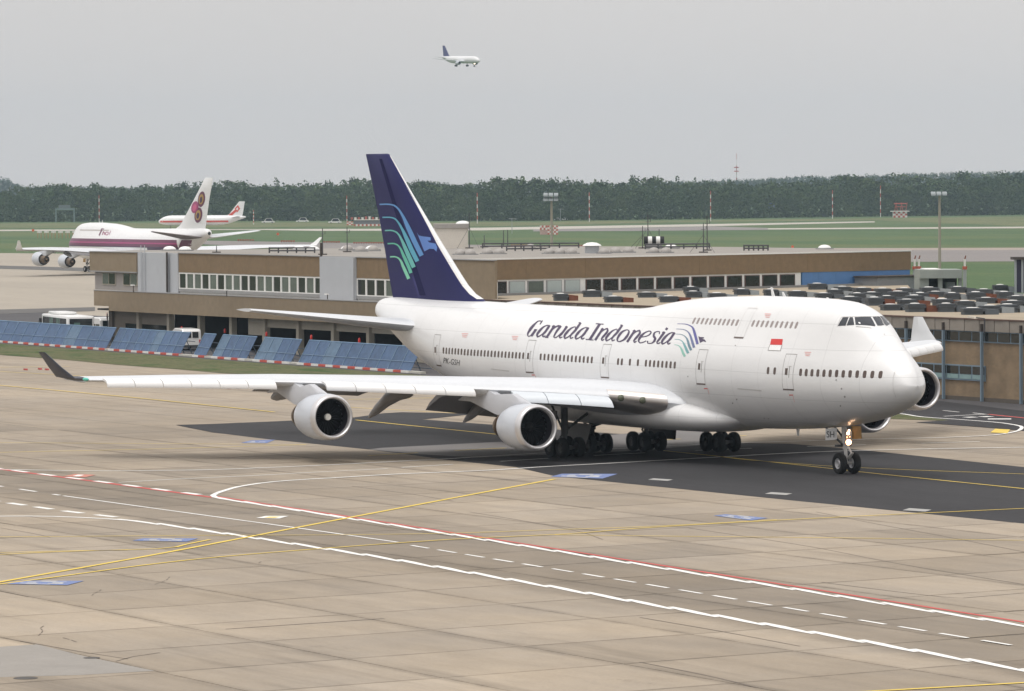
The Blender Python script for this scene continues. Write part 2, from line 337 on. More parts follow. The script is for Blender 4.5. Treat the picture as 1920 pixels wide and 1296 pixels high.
# yellow guide lines
for pts, wd in (([(-120, 1114), (0, 1092), (250, 1048), (640, 974), (900, 925), (1040, 899)], .22), ([(-120, 1110), (0, 1096), (400, 1046), (613, 1028.5), (750, 1018.5), (893, 1009.5), (1040, 1003), (1200, 991), (1414, 978.5), (1650, 966.5), (1920, 954), (2200, 940)], .16),
                ([(-120, 1008), (0, 1007.5), (400, 1004.5), (640, 1003.5), (867, 1000), (1040, 994), (1200, 988.5), (1457, 975)], .12), ([(1040, 1003.5), (1200, 1005.5), (1629, 1010), (1920, 1014), (2200, 1018)], .12),
                ([(-120, 1044), (0, 1040.5), (92, 1036), (299, 1029.5), (360, 1019), (394, 1012.5)], .16), ([(-120, 1040), (0, 1037), (92, 1034.5), (240, 1032)], .12), ([(-120, 829.5), (0, 830.5), (300, 832.5), (574, 834)], .12),
                ([(-120, 854), (0, 849), (230, 844), (574, 834.5)], .14), ([(-120, 713), (0, 723), (200, 741), (515, 773)], .2), ([(667, 788), (750, 796.5), (893, 811), (1000, 822)], .2), ([(-100, 690.5), (0, 689), (131, 687.5)], .2),
                ([(653, 749.5), (740, 748), (813, 746.5)], .2), ([(1243, 845.5), (1363, 858), (1565, 880), (1618, 886), (1920, 917), (2200, 946)], .16), ([(1343, 856), (1393, 862), (1552, 874.5), (1620, 878), (1920, 889.5), (2200, 899)], .14),
                ([(1600, 1299), (1920, 1281), (2200, 1265)], .2), ([(0, 697), (90, 702), (230, 710)], .15), ([(653, 764), (780, 771), (900, 778)], .14)):
    ribbon('yellow_line', pts, wd, yellow, .022)
ribbon('yellow_line', [(690, 855), (760, 851), (873, 844.3), (920, 842), (1290, 823), (1400, 817)], .18, yellow, .022, dash=(4.2, 3.3))
# painted signs on the ground
def quad(name, px, mat, z): return sheet(name, P2(px), z, mat, apron)
faded = M('paint_faded_white', (.34, .335, .32), .8, var=.15, scale=.8)
quad('white_marking', [(480, 972), (498, 968.2), (541.5, 968.2), (524, 973)], white, .02)
quad('yellow_marking', [(495, 971.6), (505, 969.6), (526, 969.6), (516, 971.8)], yellow, .024)
for px in ([(1215, 900), (1225, 897.5), (1262, 900), (1252, 902.5)], [(1434, 926.5), (1446, 923.5), (1486, 926), (1474, 929)], [(1692, 957.5), (1705, 953.5), (1747, 956.5), (1735, 960)]): quad('white_marking', px, faded, .02)
quad('red_marking', [(118, 894), (140, 889.5), (180, 891), (160, 895.5)], M('paint_faded_red', (.5, .2, .15), .8), .02); quad('white_marking', [(136, 893.5), (146, 890.8), (158, 891.2), (148, 894)], white, .024)
def ground_sign(a, b, c, d, rows):
    s = quad('blue_marking', [a, b, c, d], bluep, .02)
    A, B, C, D = [gz(*p) for p in (a, b, c, d)]
    for (u0, u1, v0, v1) in rows:
        q = lambda u, v: (A*(1-u)+B*u)*(1-v)+(D*(1-u)+C*u)*v
        m = MB(); m.add([(*q(u, v)[:2], .026) for u, v in ((u0, v0), (u1, v0), (u1, v1), (u0, v1))], [(0, 1, 2, 3)])
        n_ = np.cross(np.array(m.v[1])-m.v[0], np.array(m.v[2])-m.v[0])
        if n_[2] < 0: m.f = [(3, 2, 1, 0)]
        m.build('white_marking', M('paint_white_worn', (.60, .60, .58), .75, var=.3, scale=1.5, fine=8), s)
white_f = M('paint_white_worn', (.60, .60, .58), .75, var=.3, scale=1.5, fine=8)
rows = [(.04, .11, .3, .7), (.2, .32, .15, .45), (.24, .36, .6, .85), (.46, .6, .2, .35), (.44, .56, .62, .8), (.66, .72, .2, .8), (.78, .9, .35, .6)]
ground_sign((1032, 894.5), (1054, 889), (1158, 889.2), (1130, 898), rows); ground_sign((1338, 967.5), (1360, 965), (1440, 972), (1408, 976.5), rows)
ground_sign((248, 1014.5), (268, 1010.2), (372, 1010.2), (350, 1016.5), rows); ground_sign((12, 1095.8), (42, 1089.5), (158, 1090), (126, 1098), rows); ground_sign((452, 831), (470, 826.5), (516, 825), (500, 831.5), rows[:4])
# drains and scuffs near the bottom left
dark = M('iron', (.06, .055, .05), .7, var=.2)
for c, r_ in (((48, 1272), .42), ((172, 1234), .3)):
    p = gz(*c); m = MB(); m.lathe([(0, r_), (.012, r_*.97)], (p[0], p[1], .004), (0, 0, 1), 20, cap1=True); m.build('drain_cover', dark, apron)

tarl = M('joint_tar', (.12, .095, .075), .85, var=.4, scale=.8, fine=4)
for pts, wd in (([(423, 1180), (540, 1172), (640, 1165.5), (720, 1160)], .10), ([(218, 1240), (262, 1229), (300, 1224)], .06),
                ([(1200, 1158), (1340, 1182), (1500, 1212)], .06), ([(1200, 1242), (1330, 1268), (1420, 1290)], .07), ([(1530, 960), (1640, 982), (1760, 1004), (1920, 1035)], .05), ([(1290, 990), (1500, 1022), (1700, 1060), (1920, 1096)], .05), ([(1540, 1092), (1700, 1112), (1800, 1122), (1920, 1112)], .06),
                ([(880, 960), (1000, 980), (1090, 998), (1130, 1012)], .05), ([(660, 912), (760, 925), (850, 940)], .05), ([(0, 1196), (60, 1206), (150, 1222), (240, 1236)], .05), ([(0, 990), (60, 1000), (94, 1008)], .05), ([(50, 968), (160, 984), (276, 1001)], .05)):
    ribbon('sealed_joint', pts, wd, tarl, .006)
for pts in ([(172, 1117), (180, 1111), (186, 1109), (190, 1105)], [(290, 1096), (312, 1088), (318, 1082)], [(72, 1192), (80, 1183), (76, 1178), (82, 1174)], [(118, 1196), (132, 1200), (146, 1205)], [(485, 1056), (496, 1052), (510, 1051)]):
    ribbon('crack', pts, .035, tarl, .007, dash=(.8, .25))
# ------------------------------------------------------------------ four-engined airliner
wpaint = M('aircraft_white', (.755, .757, .76), .34, var=.045, scale=.5, stretch=(.22, 1, 1), fine=2.5, coat=.25)
def seams(m, dx, dz, amt):
    # skin joints: thin rings and long seams, a little darker than the paint
    t = m.node_tree; n, l = t.nodes, t.links; b = n['Principled BSDF']; src = b.inputs['Base Color'].links[0].from_socket
    tc = n.new('ShaderNodeTexCoord'); sx = n.new('ShaderNodeSeparateXYZ'); l.new(tc.outputs['Object'], sx.inputs[0]); outs = []
    for k, per in ((0, dx), (2, dz)):
        pp = n.new('ShaderNodeMath'); pp.operation = 'PINGPONG'; l.new(sx.outputs[k], pp.inputs[0]); pp.inputs[1].default_value = per/2
        r = n.new('ShaderNodeMapRange'); l.new(pp.outputs[0], r.inputs[0]); r.inputs[1].default_value = .006; r.inputs[2].default_value = .022; r.inputs[3].default_value = 1-amt; r.inputs[4].default_value = 1; outs.append(r.outputs[0])
    q = n.new('ShaderNodeMath'); q.operation = 'MULTIPLY'; l.new(outs[0], q.inputs[0]); l.new(outs[1], q.inputs[1])
    v = n.new('ShaderNodeVectorMath'); v.operation = 'SCALE'; l.new(src, v.inputs[0]); l.new(q.outputs[0], v.inputs['Scale']); l.new(v.outputs[0], b.inputs['Base Color'])
seams(wpaint, 3.05, 1.45, .22)
wgrey = M('wing_grey', (.62, .64, .67), .38, var=.05, scale=.4, fine=4)
slatw = M('slat_white', (.76, .76, .76), .4, var=.03, scale=.5)
krug = M('flap_grey', (.62, .66, .70), .4, var=.04, scale=.5)
cowl = M('cowl_grey', (.52, .55, .60), .35, var=.05, scale=.7, coat=.2)
lipm = M('lip_metal', (.66, .65, .66), .38, .7, var=.06, scale=2)
lem = M('edge_metal', (.52, .49, .47), .38, .85, var=.1, scale=1)
corem = M('core_metal', (.20, .15, .11), .45, .8, var=.25, scale=2)
black = M('black', (.008, .008, .009), .7, var=.2)
under = M('underside_grey', (.07, .065, .065), .5, var=.12, scale=.6)
tyre = M('tyre', (.009, .009, .009), .85, var=.2, scale=3)
hubm = M('hub', (.45, .45, .46), .4, .6, var=.1)
gearm = M('gear_metal', (.09, .09, .09), .45, .3, var=.15, scale=3)
navy = M('fin_navy', (.011, .0115, .085), .45, var=.06, scale=.5, spec=.2)
glass = M('cabin_glass', (.095, .066, .056), .25, var=.15, scale=3)
glassu = M('cabin_glass_pale', (.28, .24, .23), .35, var=.12, scale=3)
cockg = M('cockpit_glass', (.03, .035, .045), .08, var=.2, scale=2)
line = M('panel_line', (.30, .29, .28), .6, var=.1); linel = M('panel_line_light', (.55, .54, .53), .6, var=.1)
sill = M('door_sill', (.13, .10, .09), .6, var=.1); rd = M('decal_red', (.62, .03, .025), .5, var=.05); rdl = M('decal_red_light', (.72, .38, .36), .5, var=.1)
ink = M('decal_ink', (.055, .036, .085), .45, var=.05); ink2 = M('decal_black', (.02, .02, .025), .5, var=.05)

zt = pchip([0, .12, .4, 1, 2, 3, 4, 5, 6, 7, 9.4, 13, 16.6, 19, 22.3, 25.5, 28.2, 30.2, 32.2, 39, 46, 54, 60, 65, 67, 68.2, 68.63], [5.3, 5.72, 6.12, 6.65, 7.36, 8.06, 8.78, 9.36, 9.72, 9.92, 10.05, 10.09, 10.09, 10.02, 9.92, 9.70, 9.42, 9.16, 9.03, 9.0, 9.02, 9.1, 9.12, 9.15, 9.12, 8.98, 8.55])
zb = pchip([0, .12, .4, 1, 2, 4, 6, 9.4, 14, 20, 46, 49, 52, 54.5, 57, 59.6, 62, 64.4, 66.9, 68.2, 68.63], [5.3, 4.9, 4.56, 4.2, 3.8, 3.3, 2.96, 2.58, 2.32, 2.18, 2.18, 2.3, 2.72, 3.26, 3.88, 4.5, 5.2, 6.12, 7.15, 7.6, 7.9])
hw = pchip([0, .12, .4, 1, 2, 4, 6, 8, 10, 12, 14, 46, 50, 54, 58, 62, 65, 67, 68.2, 68.63], [.02, .40, .72, 1.14, 1.6, 2.24, 2.68, 2.97, 3.15, 3.23, 3.25, 3.25, 3.19, 2.95, 2.47, 1.85, 1.34, .98, .72, .4])
ru = pchip([0, 1, 2, 3, 4, 5, 6, 8, 10, 14, 22, 26, 30, 32.2, 68.63], [.02, .55, .9, 1.15, 1.42, 1.68, 1.87, 2.06, 2.14, 2.2, 2.2, 2.3, 2.6, 3.2, .2])
am = pchip([0, 1, 2, 4, 6, 8, 10, 14], [.02, 1.2, 1.85, 2.7, 3.05, 3.3, 3.45, 3.5])
zcen = pchip([0, 2, 6, 14, 46, 52, 60, 68.63], [5.3, 5.3, 5.4, 5.5, 5.5, 5.6, 6.9, 8.25])
def hull(pts):
    pts = sorted(set((round(a, 5), round(b, 5)) for a, b in pts))
    def half(ps):
        h = []
        for p in ps:
            while len(h) > 1 and (h[-1][0]-h[-2][0])*(p[1]-h[-2][1])-(h[-1][1]-h[-2][1])*(p[0]-h[-2][0]) <= 0: h.pop()
            h.append(p)
        return h
    a, b = half(pts), half(pts[::-1]); return a[:-1]+b[:-1]
NSEC = 41
def section(s):
    t, b, w_, c = float(zt(s)), float(zb(s)), float(hw(s)), float(zcen(s)); c = min(max(c, b+.3*(t-b)), b+.7*(t-b))
    A = min(t-c, float(am(s))) if s < 46 else t-c
    th = np.linspace(-math.pi/2, math.pi/2, 61)
    P = [(w_*math.cos(a), c+(A if a > 0 else c-b)*math.sin(a)) for a in th]
    if s < 46 and t-c > A-1e-3:
        r = min(float(ru(s)), (t-b)/2); P += [(r*math.cos(a), t-r+r*math.sin(a)) for a in th]
    P = [(max(y, 0), z) for y, z in P]
    H = hull(P+[(-y, z) for y, z in P])
    Rr = sorted([p for p in H if p[0] >= -1e-6], key=lambda p: math.atan2(p[1]-c, p[0]+1e-9))
    Rr = [(0, b)]+[p for p in Rr if p[0] > 1e-4]+[(0, t)]
    a = np.array(Rr); L_ = np.r_[0, np.cumsum(np.hypot(*np.diff(a, axis=0).T))]
    u = np.linspace(0, L_[-1], NSEC)
    return np.c_[np.interp(u, L_, a[:, 0]), np.interp(u, L_, a[:, 1])]
def fuselage_mb():
    st = np.r_[0, .05, .12, .25, .4, .6, .8, np.arange(1, 12, .4), np.arange(12, 34, .8), np.arange(34, 52, 1.5), np.arange(52, 67, .8), 67.2, 67.8, 68.2, 68.45, 68.63]
    rings = []
    for s in st:
        h = section(s)                              # starboard is -y
        rings.append([(-s, -y, z) for y, z in h]+[(-s, y, z) for y, z in h[-2:0:-1]])
    m = MB(); m.loft(rings); return m
def airfoil(n=14, t=.12, camber=.015, le=None):
    x = (1-np.cos(np.linspace(0, math.pi, n)))/2
    yt = 5*t*(.2969*np.sqrt(x)-.126*x-.3516*x**2+.2843*x**3-.1036*x**4); cm = camber*4*x*(1-x)
    up = list(zip(x, cm+yt)); lo = list(zip(x, cm-yt))
    return up[::-1]+lo[1:-1]                         # from trailing edge over the top to the nose and back underneath
YW = [0, 3.0, 4.5, 6, 9, 12, 16, 21, 26, 31.1]
zle = pchip([0, 3, 6, 9, 12.5, 16, 20, 26, 31.3], [3.3, 3.62, 4.08, 4.38, 4.62, 4.84, 5.08, 5.28, 5.38])
def sLE(y): return 19.1+.872*y
def sTE(y): return 50.1-.452*(31.1-y) if y > 12 else 41.47-(12-y)*.30
def wing_sec(y, t=None, x0=0, x1=1, n=14, off=0):
    c = sTE(y)-sLE(y); tt = np.interp(y, [0, 4, 12, 31], [.135, .125, .10, .085]) if t is None else t
    return [(-(sLE(y)+c*a), -y, float(zle(y))+c*(b-.012*a)-.02*c*a*(1 if y < 12 else .4)) for a, b in airfoil(n, tt)]
def flat_foil(secs, n=12):      # secs: (le point, chord vector, thickness vector)
    rings = []
    for le, ch, tv in secs:
        le, ch, tv = map(np.array, (le, ch, tv)); rings.append([tuple(le+ch*a+tv*b) for a, b in airfoil(n, 1.0, 0)])
    m = MB(); m.loft(rings); return m
ENG = [(23.55, 11.7, 2.53), (32.45, 20.9, 3.19)]
def engine(parent, x, yR, z, swirl):
    e = link('engine', None, parent); e.location = (-x, -yR, z); e.rotation_euler = (0, R(-1.2), 0)
    m = MB(); m.lathe([(.42, 1.375), (.8, 1.405), (1.4, 1.41), (2.1, 1.37), (2.7, 1.28), (3.25, 1.13), (3.25, 1.09), (2.6, 1.15)], (0, 0, 0), n=48); m.build('cowl', cowl, e, True)
    m = MB(); m.lathe([(.42, 1.376), (.25, 1.362), (.1, 1.32), (.02, 1.26), (0, 1.21), (.03, 1.16), (.14, 1.115), (.35, 1.10)], (0, 0, 0), n=48); m.build('inlet_lip', lipm, e, True)
    m = MB(); m.lathe([(.35, 1.10), (.7, 1.11), (1.25, 1.17)], (0, 0, 0), n=48); m.build('inlet_duct', M('duct', (.02, .017, .025), .5), e, True)
    m = MB(); m.lathe([(1.3, 1.17), (1.3, .02)], (0, 0, 0), n=48); m.build('fan_disc', black, e)
    fb = MB()
    for k in range(26):
        a0 = 2*math.pi*k/26; pts = []
        for r_, tw in ((.3, .05), (1.15, .16)):
            for sgn in (-1, 1): pts.append((-1.12-sgn*.07, r_*math.cos(a0+sgn*tw*.5/max(r_, .4)), r_*math.sin(a0+sgn*tw*.5/max(r_, .4))))
        fb.add(pts, [(0, 1, 3, 2)])
    fb.build('fan_blades', M('fan', (.006, .006, .007), .5, .3), e)
    m = MB(); m.lathe([(.72, .02), (.78, .1), (.95, .22), (1.15, .33)], (0, 0, 0), n=24); sp_ = m.build('spinner', black, e, True)
    if swirl:
        sw = MB(); n = 10
        for i in range(n):
            a = 2*math.pi*i/n*.85; r0 = .17
        sw.lathe([(.7, .0), (.7, .19), (.86, .2)], (0, -.02, 0), n=20); sw.build('spinner_mark', M('spinner_white', (.75, .75, .70), .5), sp_)
    m = MB(); m.lathe([(2.6, .9), (3.25, .88), (3.7, .80), (4.15, .73), (4.15, .80), (4.4, .76), (4.75, .62), (4.75, .5), (4.3, .5)], (0, 0, 0), n=36); m.build('core_cowl', corem, e, True)
    m = MB(); m.lathe([(4.2, .42), (4.75, .36), (5.3, .08)], (0, 0, 0), n=20, cap1=True); m.build('exhaust_plug', corem, e, True)
    m = MB(); m.lathe([(3.2, 1.12), (3.2, .88)], (0, 0, 0), n=36); m.build('fan_nozzle', black, e)
    return e
def pylon(parent, x, yR, z):
    le = sLE(abs(yR)); zl = float(zle(abs(yR))); m = MB()
    top = [(x+.75, z+1.36), (x+1.7, z+1.55), (x+3.0, max(z+1.9, zl-.75)), (le-.6, zl-.25), (le+.4, zl-.0), (le+3.2, zl-.3), (le+4.6, zl-.75)]
    bot = [(x+.75, z+1.3), (x+1.7, z+1.2), (x+3.0, z+.95), (x+4.3, z+.55), (x+5.0, z+.62), (le+2.6, z+1.25), (le+4.6, zl-.8)]
    hwid = [.05, .30, .34, .36, .34, .28, .06]
    rings = []
    for (a, b), (c, d), h in zip(top, bot, hwid): rings.append([(-a, -yR-h*.55, b), (-a, -yR+h*.55, b), (-(a+c)/2, -yR+h, (b+d)/2), (-c, -yR+h*.9, d), (-c, -yR-h*.9, d), (-(a+c)/2, -yR-h, (b+d)/2)])
    m.loft(rings); return m.build('pylon', M('pylon_grey', (.50, .51, .54), .42, var=.06, scale=.6), parent, True, 60)
def wheel(parent, loc, r=.62, wd=.46, hub=None):
    t = MB(); h = wd/2
    t.lathe([(-h*.72, r*.5), (-h*.95, r*.62), (-h, r*.8), (-h*.8, r*.94), (-h*.4, r), (h*.4, r), (h*.8, r*.94), (h, r*.8), (h*.95, r*.62), (h*.72, r*.5)], loc, (0, 1, 0), 28)
    o = t.build('wheel', tyre, parent, True)
    c = MB(); c.lathe([(-h*.6, .08), (-h*.74, r*.3), (-h*.55, r*.36), (-h*.72, r*.5), (h*.72, r*.5), (h*.55, r*.36), (h*.74, r*.3), (h*.6, .08)], loc, (0, 1, 0), 24, True, True); c.build('rim', hub or hubm, o, True)
def truck(parent, s, yR, dz, top, brace):
    gname = 'main_gear'
    g = link(gname, None, parent)
    zc = .62+dz
    for ds in (-.73, .73):
        for dy in (-.56, .56): wheel(g, (-s-ds, -yR+dy, zc), .62, .47, M('hub_dark', (.05, .05, .05), .5, .3))
    m = MB(); m.tube((-s-.9, -yR, zc), (-s+.9, -yR, zc), .13); m.tube((-s-.73, -yR-.7, zc), (-s-.73, -yR+.7, zc), .1); m.tube((-s+.73, -yR-.7, zc), (-s+.73, -yR+.7, zc), .1); m.build('bogie_beam', gearm, g)
    m = MB(); m.tube((-s, -yR, zc), (-s, -yR, 1.6), .15); m.tube((-s, -yR, 1.5), (-s, -yR, top), .23); m.build('strut', gearm, g)
    m = MB(); m.tube((-s, -yR, 1.7), (-s+brace[0], -yR+brace[1], top), .09); m.tube((-s, -yR, 1.5), (-s-1.6, -yR, top), .07); m.tube((-s, -yR, .9+dz), (-s-.55, -yR, 1.3), .06); m.tube((-s-.55, -yR, 1.3), (-s, -yR, 1.7), .06); m.build('brace', gearm, g)
    return g
def jumbo(roll, detail=True):
    root = empty('jumbo_jet')
    fm = fuselage_mb(); fus = fm.build('fuselage', wpaint, root, True, 60)
    # belly fairing
    rings = []
    for s, w_, h, zc in ((16.6, 1.5, .3, 2.95), (18, 2.45, .62, 2.82), (20, 3.15, .92, 2.85), (22, 3.55, 1.08, 2.92), (25, 3.85, 1.18, 2.98), (29, 3.95, 1.22, 3.0), (36, 3.92, 1.2, 3.0), (40, 3.6, 1.05, 2.95), (44, 2.9, .7, 2.85), (47, 2.2, .3, 2.7)):
        rings.append([(-s, -w_*abs(math.cos(a))**.75*(1 if math.cos(a) > 0 else -1), zc+h*abs(math.sin(a))**.8*(1 if math.sin(a) > 0 else -1)) for a in np.linspace(0, 2*math.pi, 40, endpoint=False)])
    m = MB(); m.loft(rings); m.f = [tuple(reversed(f)) for f in m.f]; m.build('belly_fairing', wpaint, root, True, 60)
    for side in (1, -1):
        fx = (lambda q: q) if side == 1 else (lambda q: q.mirror())
        m = MB(); m.loft([wing_sec(y) for y in YW]); wobj = fx(m).build('wing', wgrey, root, True, 50)
        # bare metal leading edge near the root
        rings = []
        for y in (3.6, 4.6, 5.6, 6.3):
            sec = wing_sec(y, n=30); k = len(sec)//2; c = np.array([-(sLE(y)+.5), -y, float(zle(y))])
            rings.append([tuple(np.array(p)+(np.array(p)-c)/np.linalg.norm(np.array(p)-c)*.012*np.array([1, 0, 1])) for p in sec[k-3:k+8]])
        m = MB(); m.loft(rings, cap=False, closed=False); fx(m).build('leading_edge', lem, wobj, True, 60)
        for yy in (4.75, 5.75):
            m = MB(); m.lathe([(-.2, .22), (.03, .2), (.09, .14), (.12, .01)], (-(sLE(yy)+.0), -yy, float(zle(yy))-.02), (1, -.3, .1), 16); fx(m).build('landing_light', M('lamp_glass', (.12, .13, .09), .15), wobj, True)
        # slats and leading-edge flaps, panel by panel
        def panel(y0, y1, mat, prof, sweep=0):
            rings = []
            for y in (y0+.02, y1-.02):
                rings.append([(-(sLE(y)+a), -y, float(zle(y))+b) for a, b in prof])
            q = MB(); q.loft(rings); fx(q).build('slat', mat, wobj, True, 50)
        out_prof = [(.10, .12), (-.22, .08), (-.50, -.03), (-.66, -.20), (-.72, -.36), (-.68, -.44), (-.62, -.36), (-.52, -.2), (-.3, -.08), (.1, -.02)]
        in_prof = [(.0, -.02), (-.25, -.12), (-.5, -.30), (-.7, -.56), (-.74, -.66), (-.66, -.64), (-.45, -.36), (-.2, -.2), (.0, -.12)]
        yy = np.linspace(22.15, 30.35, 7)
        for a, b in zip(yy, yy[1:]): panel(a, b, slatw, out_prof)
        yy = np.linspace(12.75, 19.8, 6)
        for a, b in zip(yy, yy[1:]): panel(a, b, slatw, out_prof)
        yy = np.linspace(6.35, 10.9, 4)
        for a, b in zip(yy, yy[1:]): panel(a, b, krug, in_prof)
        # trailing-edge flaps and track fairings
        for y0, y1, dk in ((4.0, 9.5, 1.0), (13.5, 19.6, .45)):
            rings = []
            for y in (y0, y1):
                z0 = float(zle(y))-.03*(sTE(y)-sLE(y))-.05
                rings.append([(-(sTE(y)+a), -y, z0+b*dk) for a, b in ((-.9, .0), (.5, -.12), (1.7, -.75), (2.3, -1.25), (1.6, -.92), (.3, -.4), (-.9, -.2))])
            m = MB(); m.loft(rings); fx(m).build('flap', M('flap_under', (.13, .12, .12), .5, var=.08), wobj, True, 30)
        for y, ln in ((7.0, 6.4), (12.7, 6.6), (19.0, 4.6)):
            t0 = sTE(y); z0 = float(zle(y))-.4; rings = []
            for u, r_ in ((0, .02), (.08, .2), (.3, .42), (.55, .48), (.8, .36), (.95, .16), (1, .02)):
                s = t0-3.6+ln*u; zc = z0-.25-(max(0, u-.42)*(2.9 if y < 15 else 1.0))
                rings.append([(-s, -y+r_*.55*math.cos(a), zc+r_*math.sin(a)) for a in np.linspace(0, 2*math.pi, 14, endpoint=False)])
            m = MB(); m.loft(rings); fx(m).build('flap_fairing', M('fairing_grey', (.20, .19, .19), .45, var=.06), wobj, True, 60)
        # winglet
        secs = []
        for k, (y, s, z, c) in enumerate(((31.05, 46.25, 5.38, 4.0), (31.4, 47.3, 5.45, 3.3), (31.75, 48.7, 6.1, 2.3), (32.2, 50.3, 7.02, 1.15))):
            secs.append(((-s, -y, z), (-c, 0, -.0), (0, -.10*c*(.9 if k > 0 else .2), .09*c*(.25 if k else 1))))
        q = flat_foil(secs); fx(q).build('winglet', wpaint, root, True, 50)
        # tailplane
        q = flat_foil([((-58.1, -1.0, 7.35), (-9.6, 0, .1), (0, 0, .95)), ((-59.3, -2.4, 7.45), (-8.6, 0, .1), (0, 0, .85)), ((-65.9, -11.05, 8.62), (-2.5, 0, .0), (0, 0, .22))])
        fx(q).build('tailplane', wgrey, root, True, 50)
        for (x, y, z) in ENG:
            engine(root, x, y*side, z, swirl=(y > 15 and side == 1)); pylon(root, x, y*side, z)
        truck(root, 31.9, 5.5*side, roll*5.5*side, 3.2, (0, 2.4*side)); truck(root, 34.95, 1.92*side, roll*1.92*side, 2.1, (2.0, 0))
        m = MB(); m.prism([(-33.0, -3.0*side, 1.95), (-37.0, -3.0*side, 1.95), (-36.6, -3.15*side, .7), (-33.5, -3.15*side, .7)], (0, .06, 0)); m.build('gear_door', under, root)
        m = MB(); m.prism([(-31.2, -6.4*side, 3.0), (-33, -6.4*side, 3.0), (-32.6, -6.5*side, 1.2), (-31.4, -6.5*side, 1.2)], (0, .06, 0)); m.build('gear_door', under, root)
    # fin
    secs = []
    FINS = ((8.6, 51.6, 66.6, .9), (9.24, 53.4, 66.88, .86), (9.54, 54.45, 67.0, .85), (10.08, 55.5, 67.18, .84), (10.64, 56.3, 67.38, .82), (11.27, 57.15, 67.6, .80), (12.42, 58.66, 67.95, .74), (13.66, 60.29, 68.4, .67), (14.91, 61.88, 68.85, .60), (16.82, 64.3, 69.68, .49), (18.82, 66.78, 70.58, .36), (18.94, 67.1, 70.6, .2))
    for z, a, b, t in FINS:
        secs.append(((-a, 0, z), (-(b-a), 0, 0), (0, t, 0)))
    finm = flat_foil(secs, 16); fin = finm.build('fin', navy, root, True, 60)
    # white leading edge of the fin
    rings = []
    for z, a, b, t in FINS[1:-1]:
        ln = min(.022*(b-a)+.16, .36); tt = t*.62
        rings.append([(-(a+ln), -tt*.52*math.sqrt(ln/.6)-.012, z), (-(a+ln*.3), -tt*.33*math.sqrt(ln/.6)-.014, z), (-(a-.03), 0, z), (-(a+ln*.3), tt*.33*math.sqrt(ln/.6)+.014, z), (-(a+ln), tt*.52*math.sqrt(ln/.6)+.012, z)])
    m = MB(); m.loft(rings, cap=False, closed=False); m.build('leading_edge', wpaint, fin, True, 80)
    # nose gear
    ng = link('nose_gear', None, root); s = 7.78
    for dy in (-.46, .46): wheel(ng, (-s, dy, .615+roll*dy*0), .615, .42)
    m = MB(); m.tube((-s, -.5, .62), (-s, .5, .62), .08); m.tube((-s, 0, .62), (-s-.12, 0, 1.5), .10); m.tube((-s-.12, 0, 1.4), (-s-.25, 0, 2.9), .15); m.build('strut', M('gear_white', (.62, .60, .58), .4, var=.1, scale=4), ng)
    m = MB(); m.tube((-s+.1, 0, .85), (-s+.55, 0, 1.22), .055); m.tube((-s+.55, 0, 1.22), (-s, 0, 1.75), .055); m.tube((-s+.1, .14, .85), (-s+.55, .1, 1.22), .04); m.build('torque_link', MATS['gear_white'], ng)
    m = MB(); m.tube((-s-.1, .22, 1.7), (-s-1.9, .3, 2.7), .06); m.tube((-s-.1, -.22, 1.7), (-s-1.9, -.3, 2.7), .06); m.tube((-s-.2, -.42, 1.62), (-s-.2, .42, 1.62), .07); m.box((-s-.3, -.6, 1.55), (-s-.1, -.35, 1.7)); m.build('brace', gearm, ng)
    lampm = M('lamp_lit', (1, .8, .6), .4, emit=(1.0, .60, .34, 7)); lamp2 = M('lamp_dim', (1, .7, .5), .4, emit=(1.0, .5, .25, 2.2))
    house = M('lamp_house', (.16, .06, .04), .5)
    for (yy, zz, rr_, mt) in ((-.02, 1.83, .17, lampm), (-.05, 2.34, .10, lampm), (.02, 2.5, .07, lampm), (-.12, 2.12, .06, lamp2), (.06, 2.14, .05, lamp2)):
        m = MB(); m.lathe([(0, rr_*1.25), (.14, rr_*1.1)], (-s+.28, yy, zz), (-1, .2, 0), 16, cap1=True); h_ = m.build('lamp', house, ng)
        m = MB(); m.lathe([(0, rr_), (.02, rr_*.7), (.03, .005)], (-s+.29, yy, zz), (1, -.3, 0), 16, cap0=True); m.build('lens', mt, h_)
    for sd_, x0, x1 in ((1, 7.9, 9.2), (-1, 7.0, 8.3)):
        m = MB(); m.prism([(-7.98, -.5, 2.66), (-8.6, -.88, 2.6), (-8.6, -.9, 1.93), (-7.98, -.52, 2.0)] if sd_ == 1 else [(-7.0, .55, 2.75), (-7.6, .3, 2.75), (-7.6, .32, 1.98), (-7.05, .6, 2.02)], (-.03, .04*sd_, 0)); d_ = m.build('gear_door', M('gear_door_white', (.66, .66, .66), .45, var=.04) if sd_ == 1 else M('gear_door_bronze', (.42, .26, .10), .4, .3, var=.2), ng)
    # small things on the skin
    m = MB()
    for s, z, h in ((15.5, 10.06, .55), (14.2, 10.07, .28), (9.2, 10.0, .12)): m.prism([(-s, -.02, z-.1), (-s-.35, -.02, z-.1), (-s-.5, -.02, z+h), (-s-.35, -.02, z+h)], (0, .04, 0))
    m.prism([(-13, -.02, 2.4), (-13.35, -.02, 2.4), (-13.25, -.02, 1.95), (-13.1, -.02, 1.95)], (0, .04, 0)); m.build('antenna', wpaint, root)
    return root, fm, finm

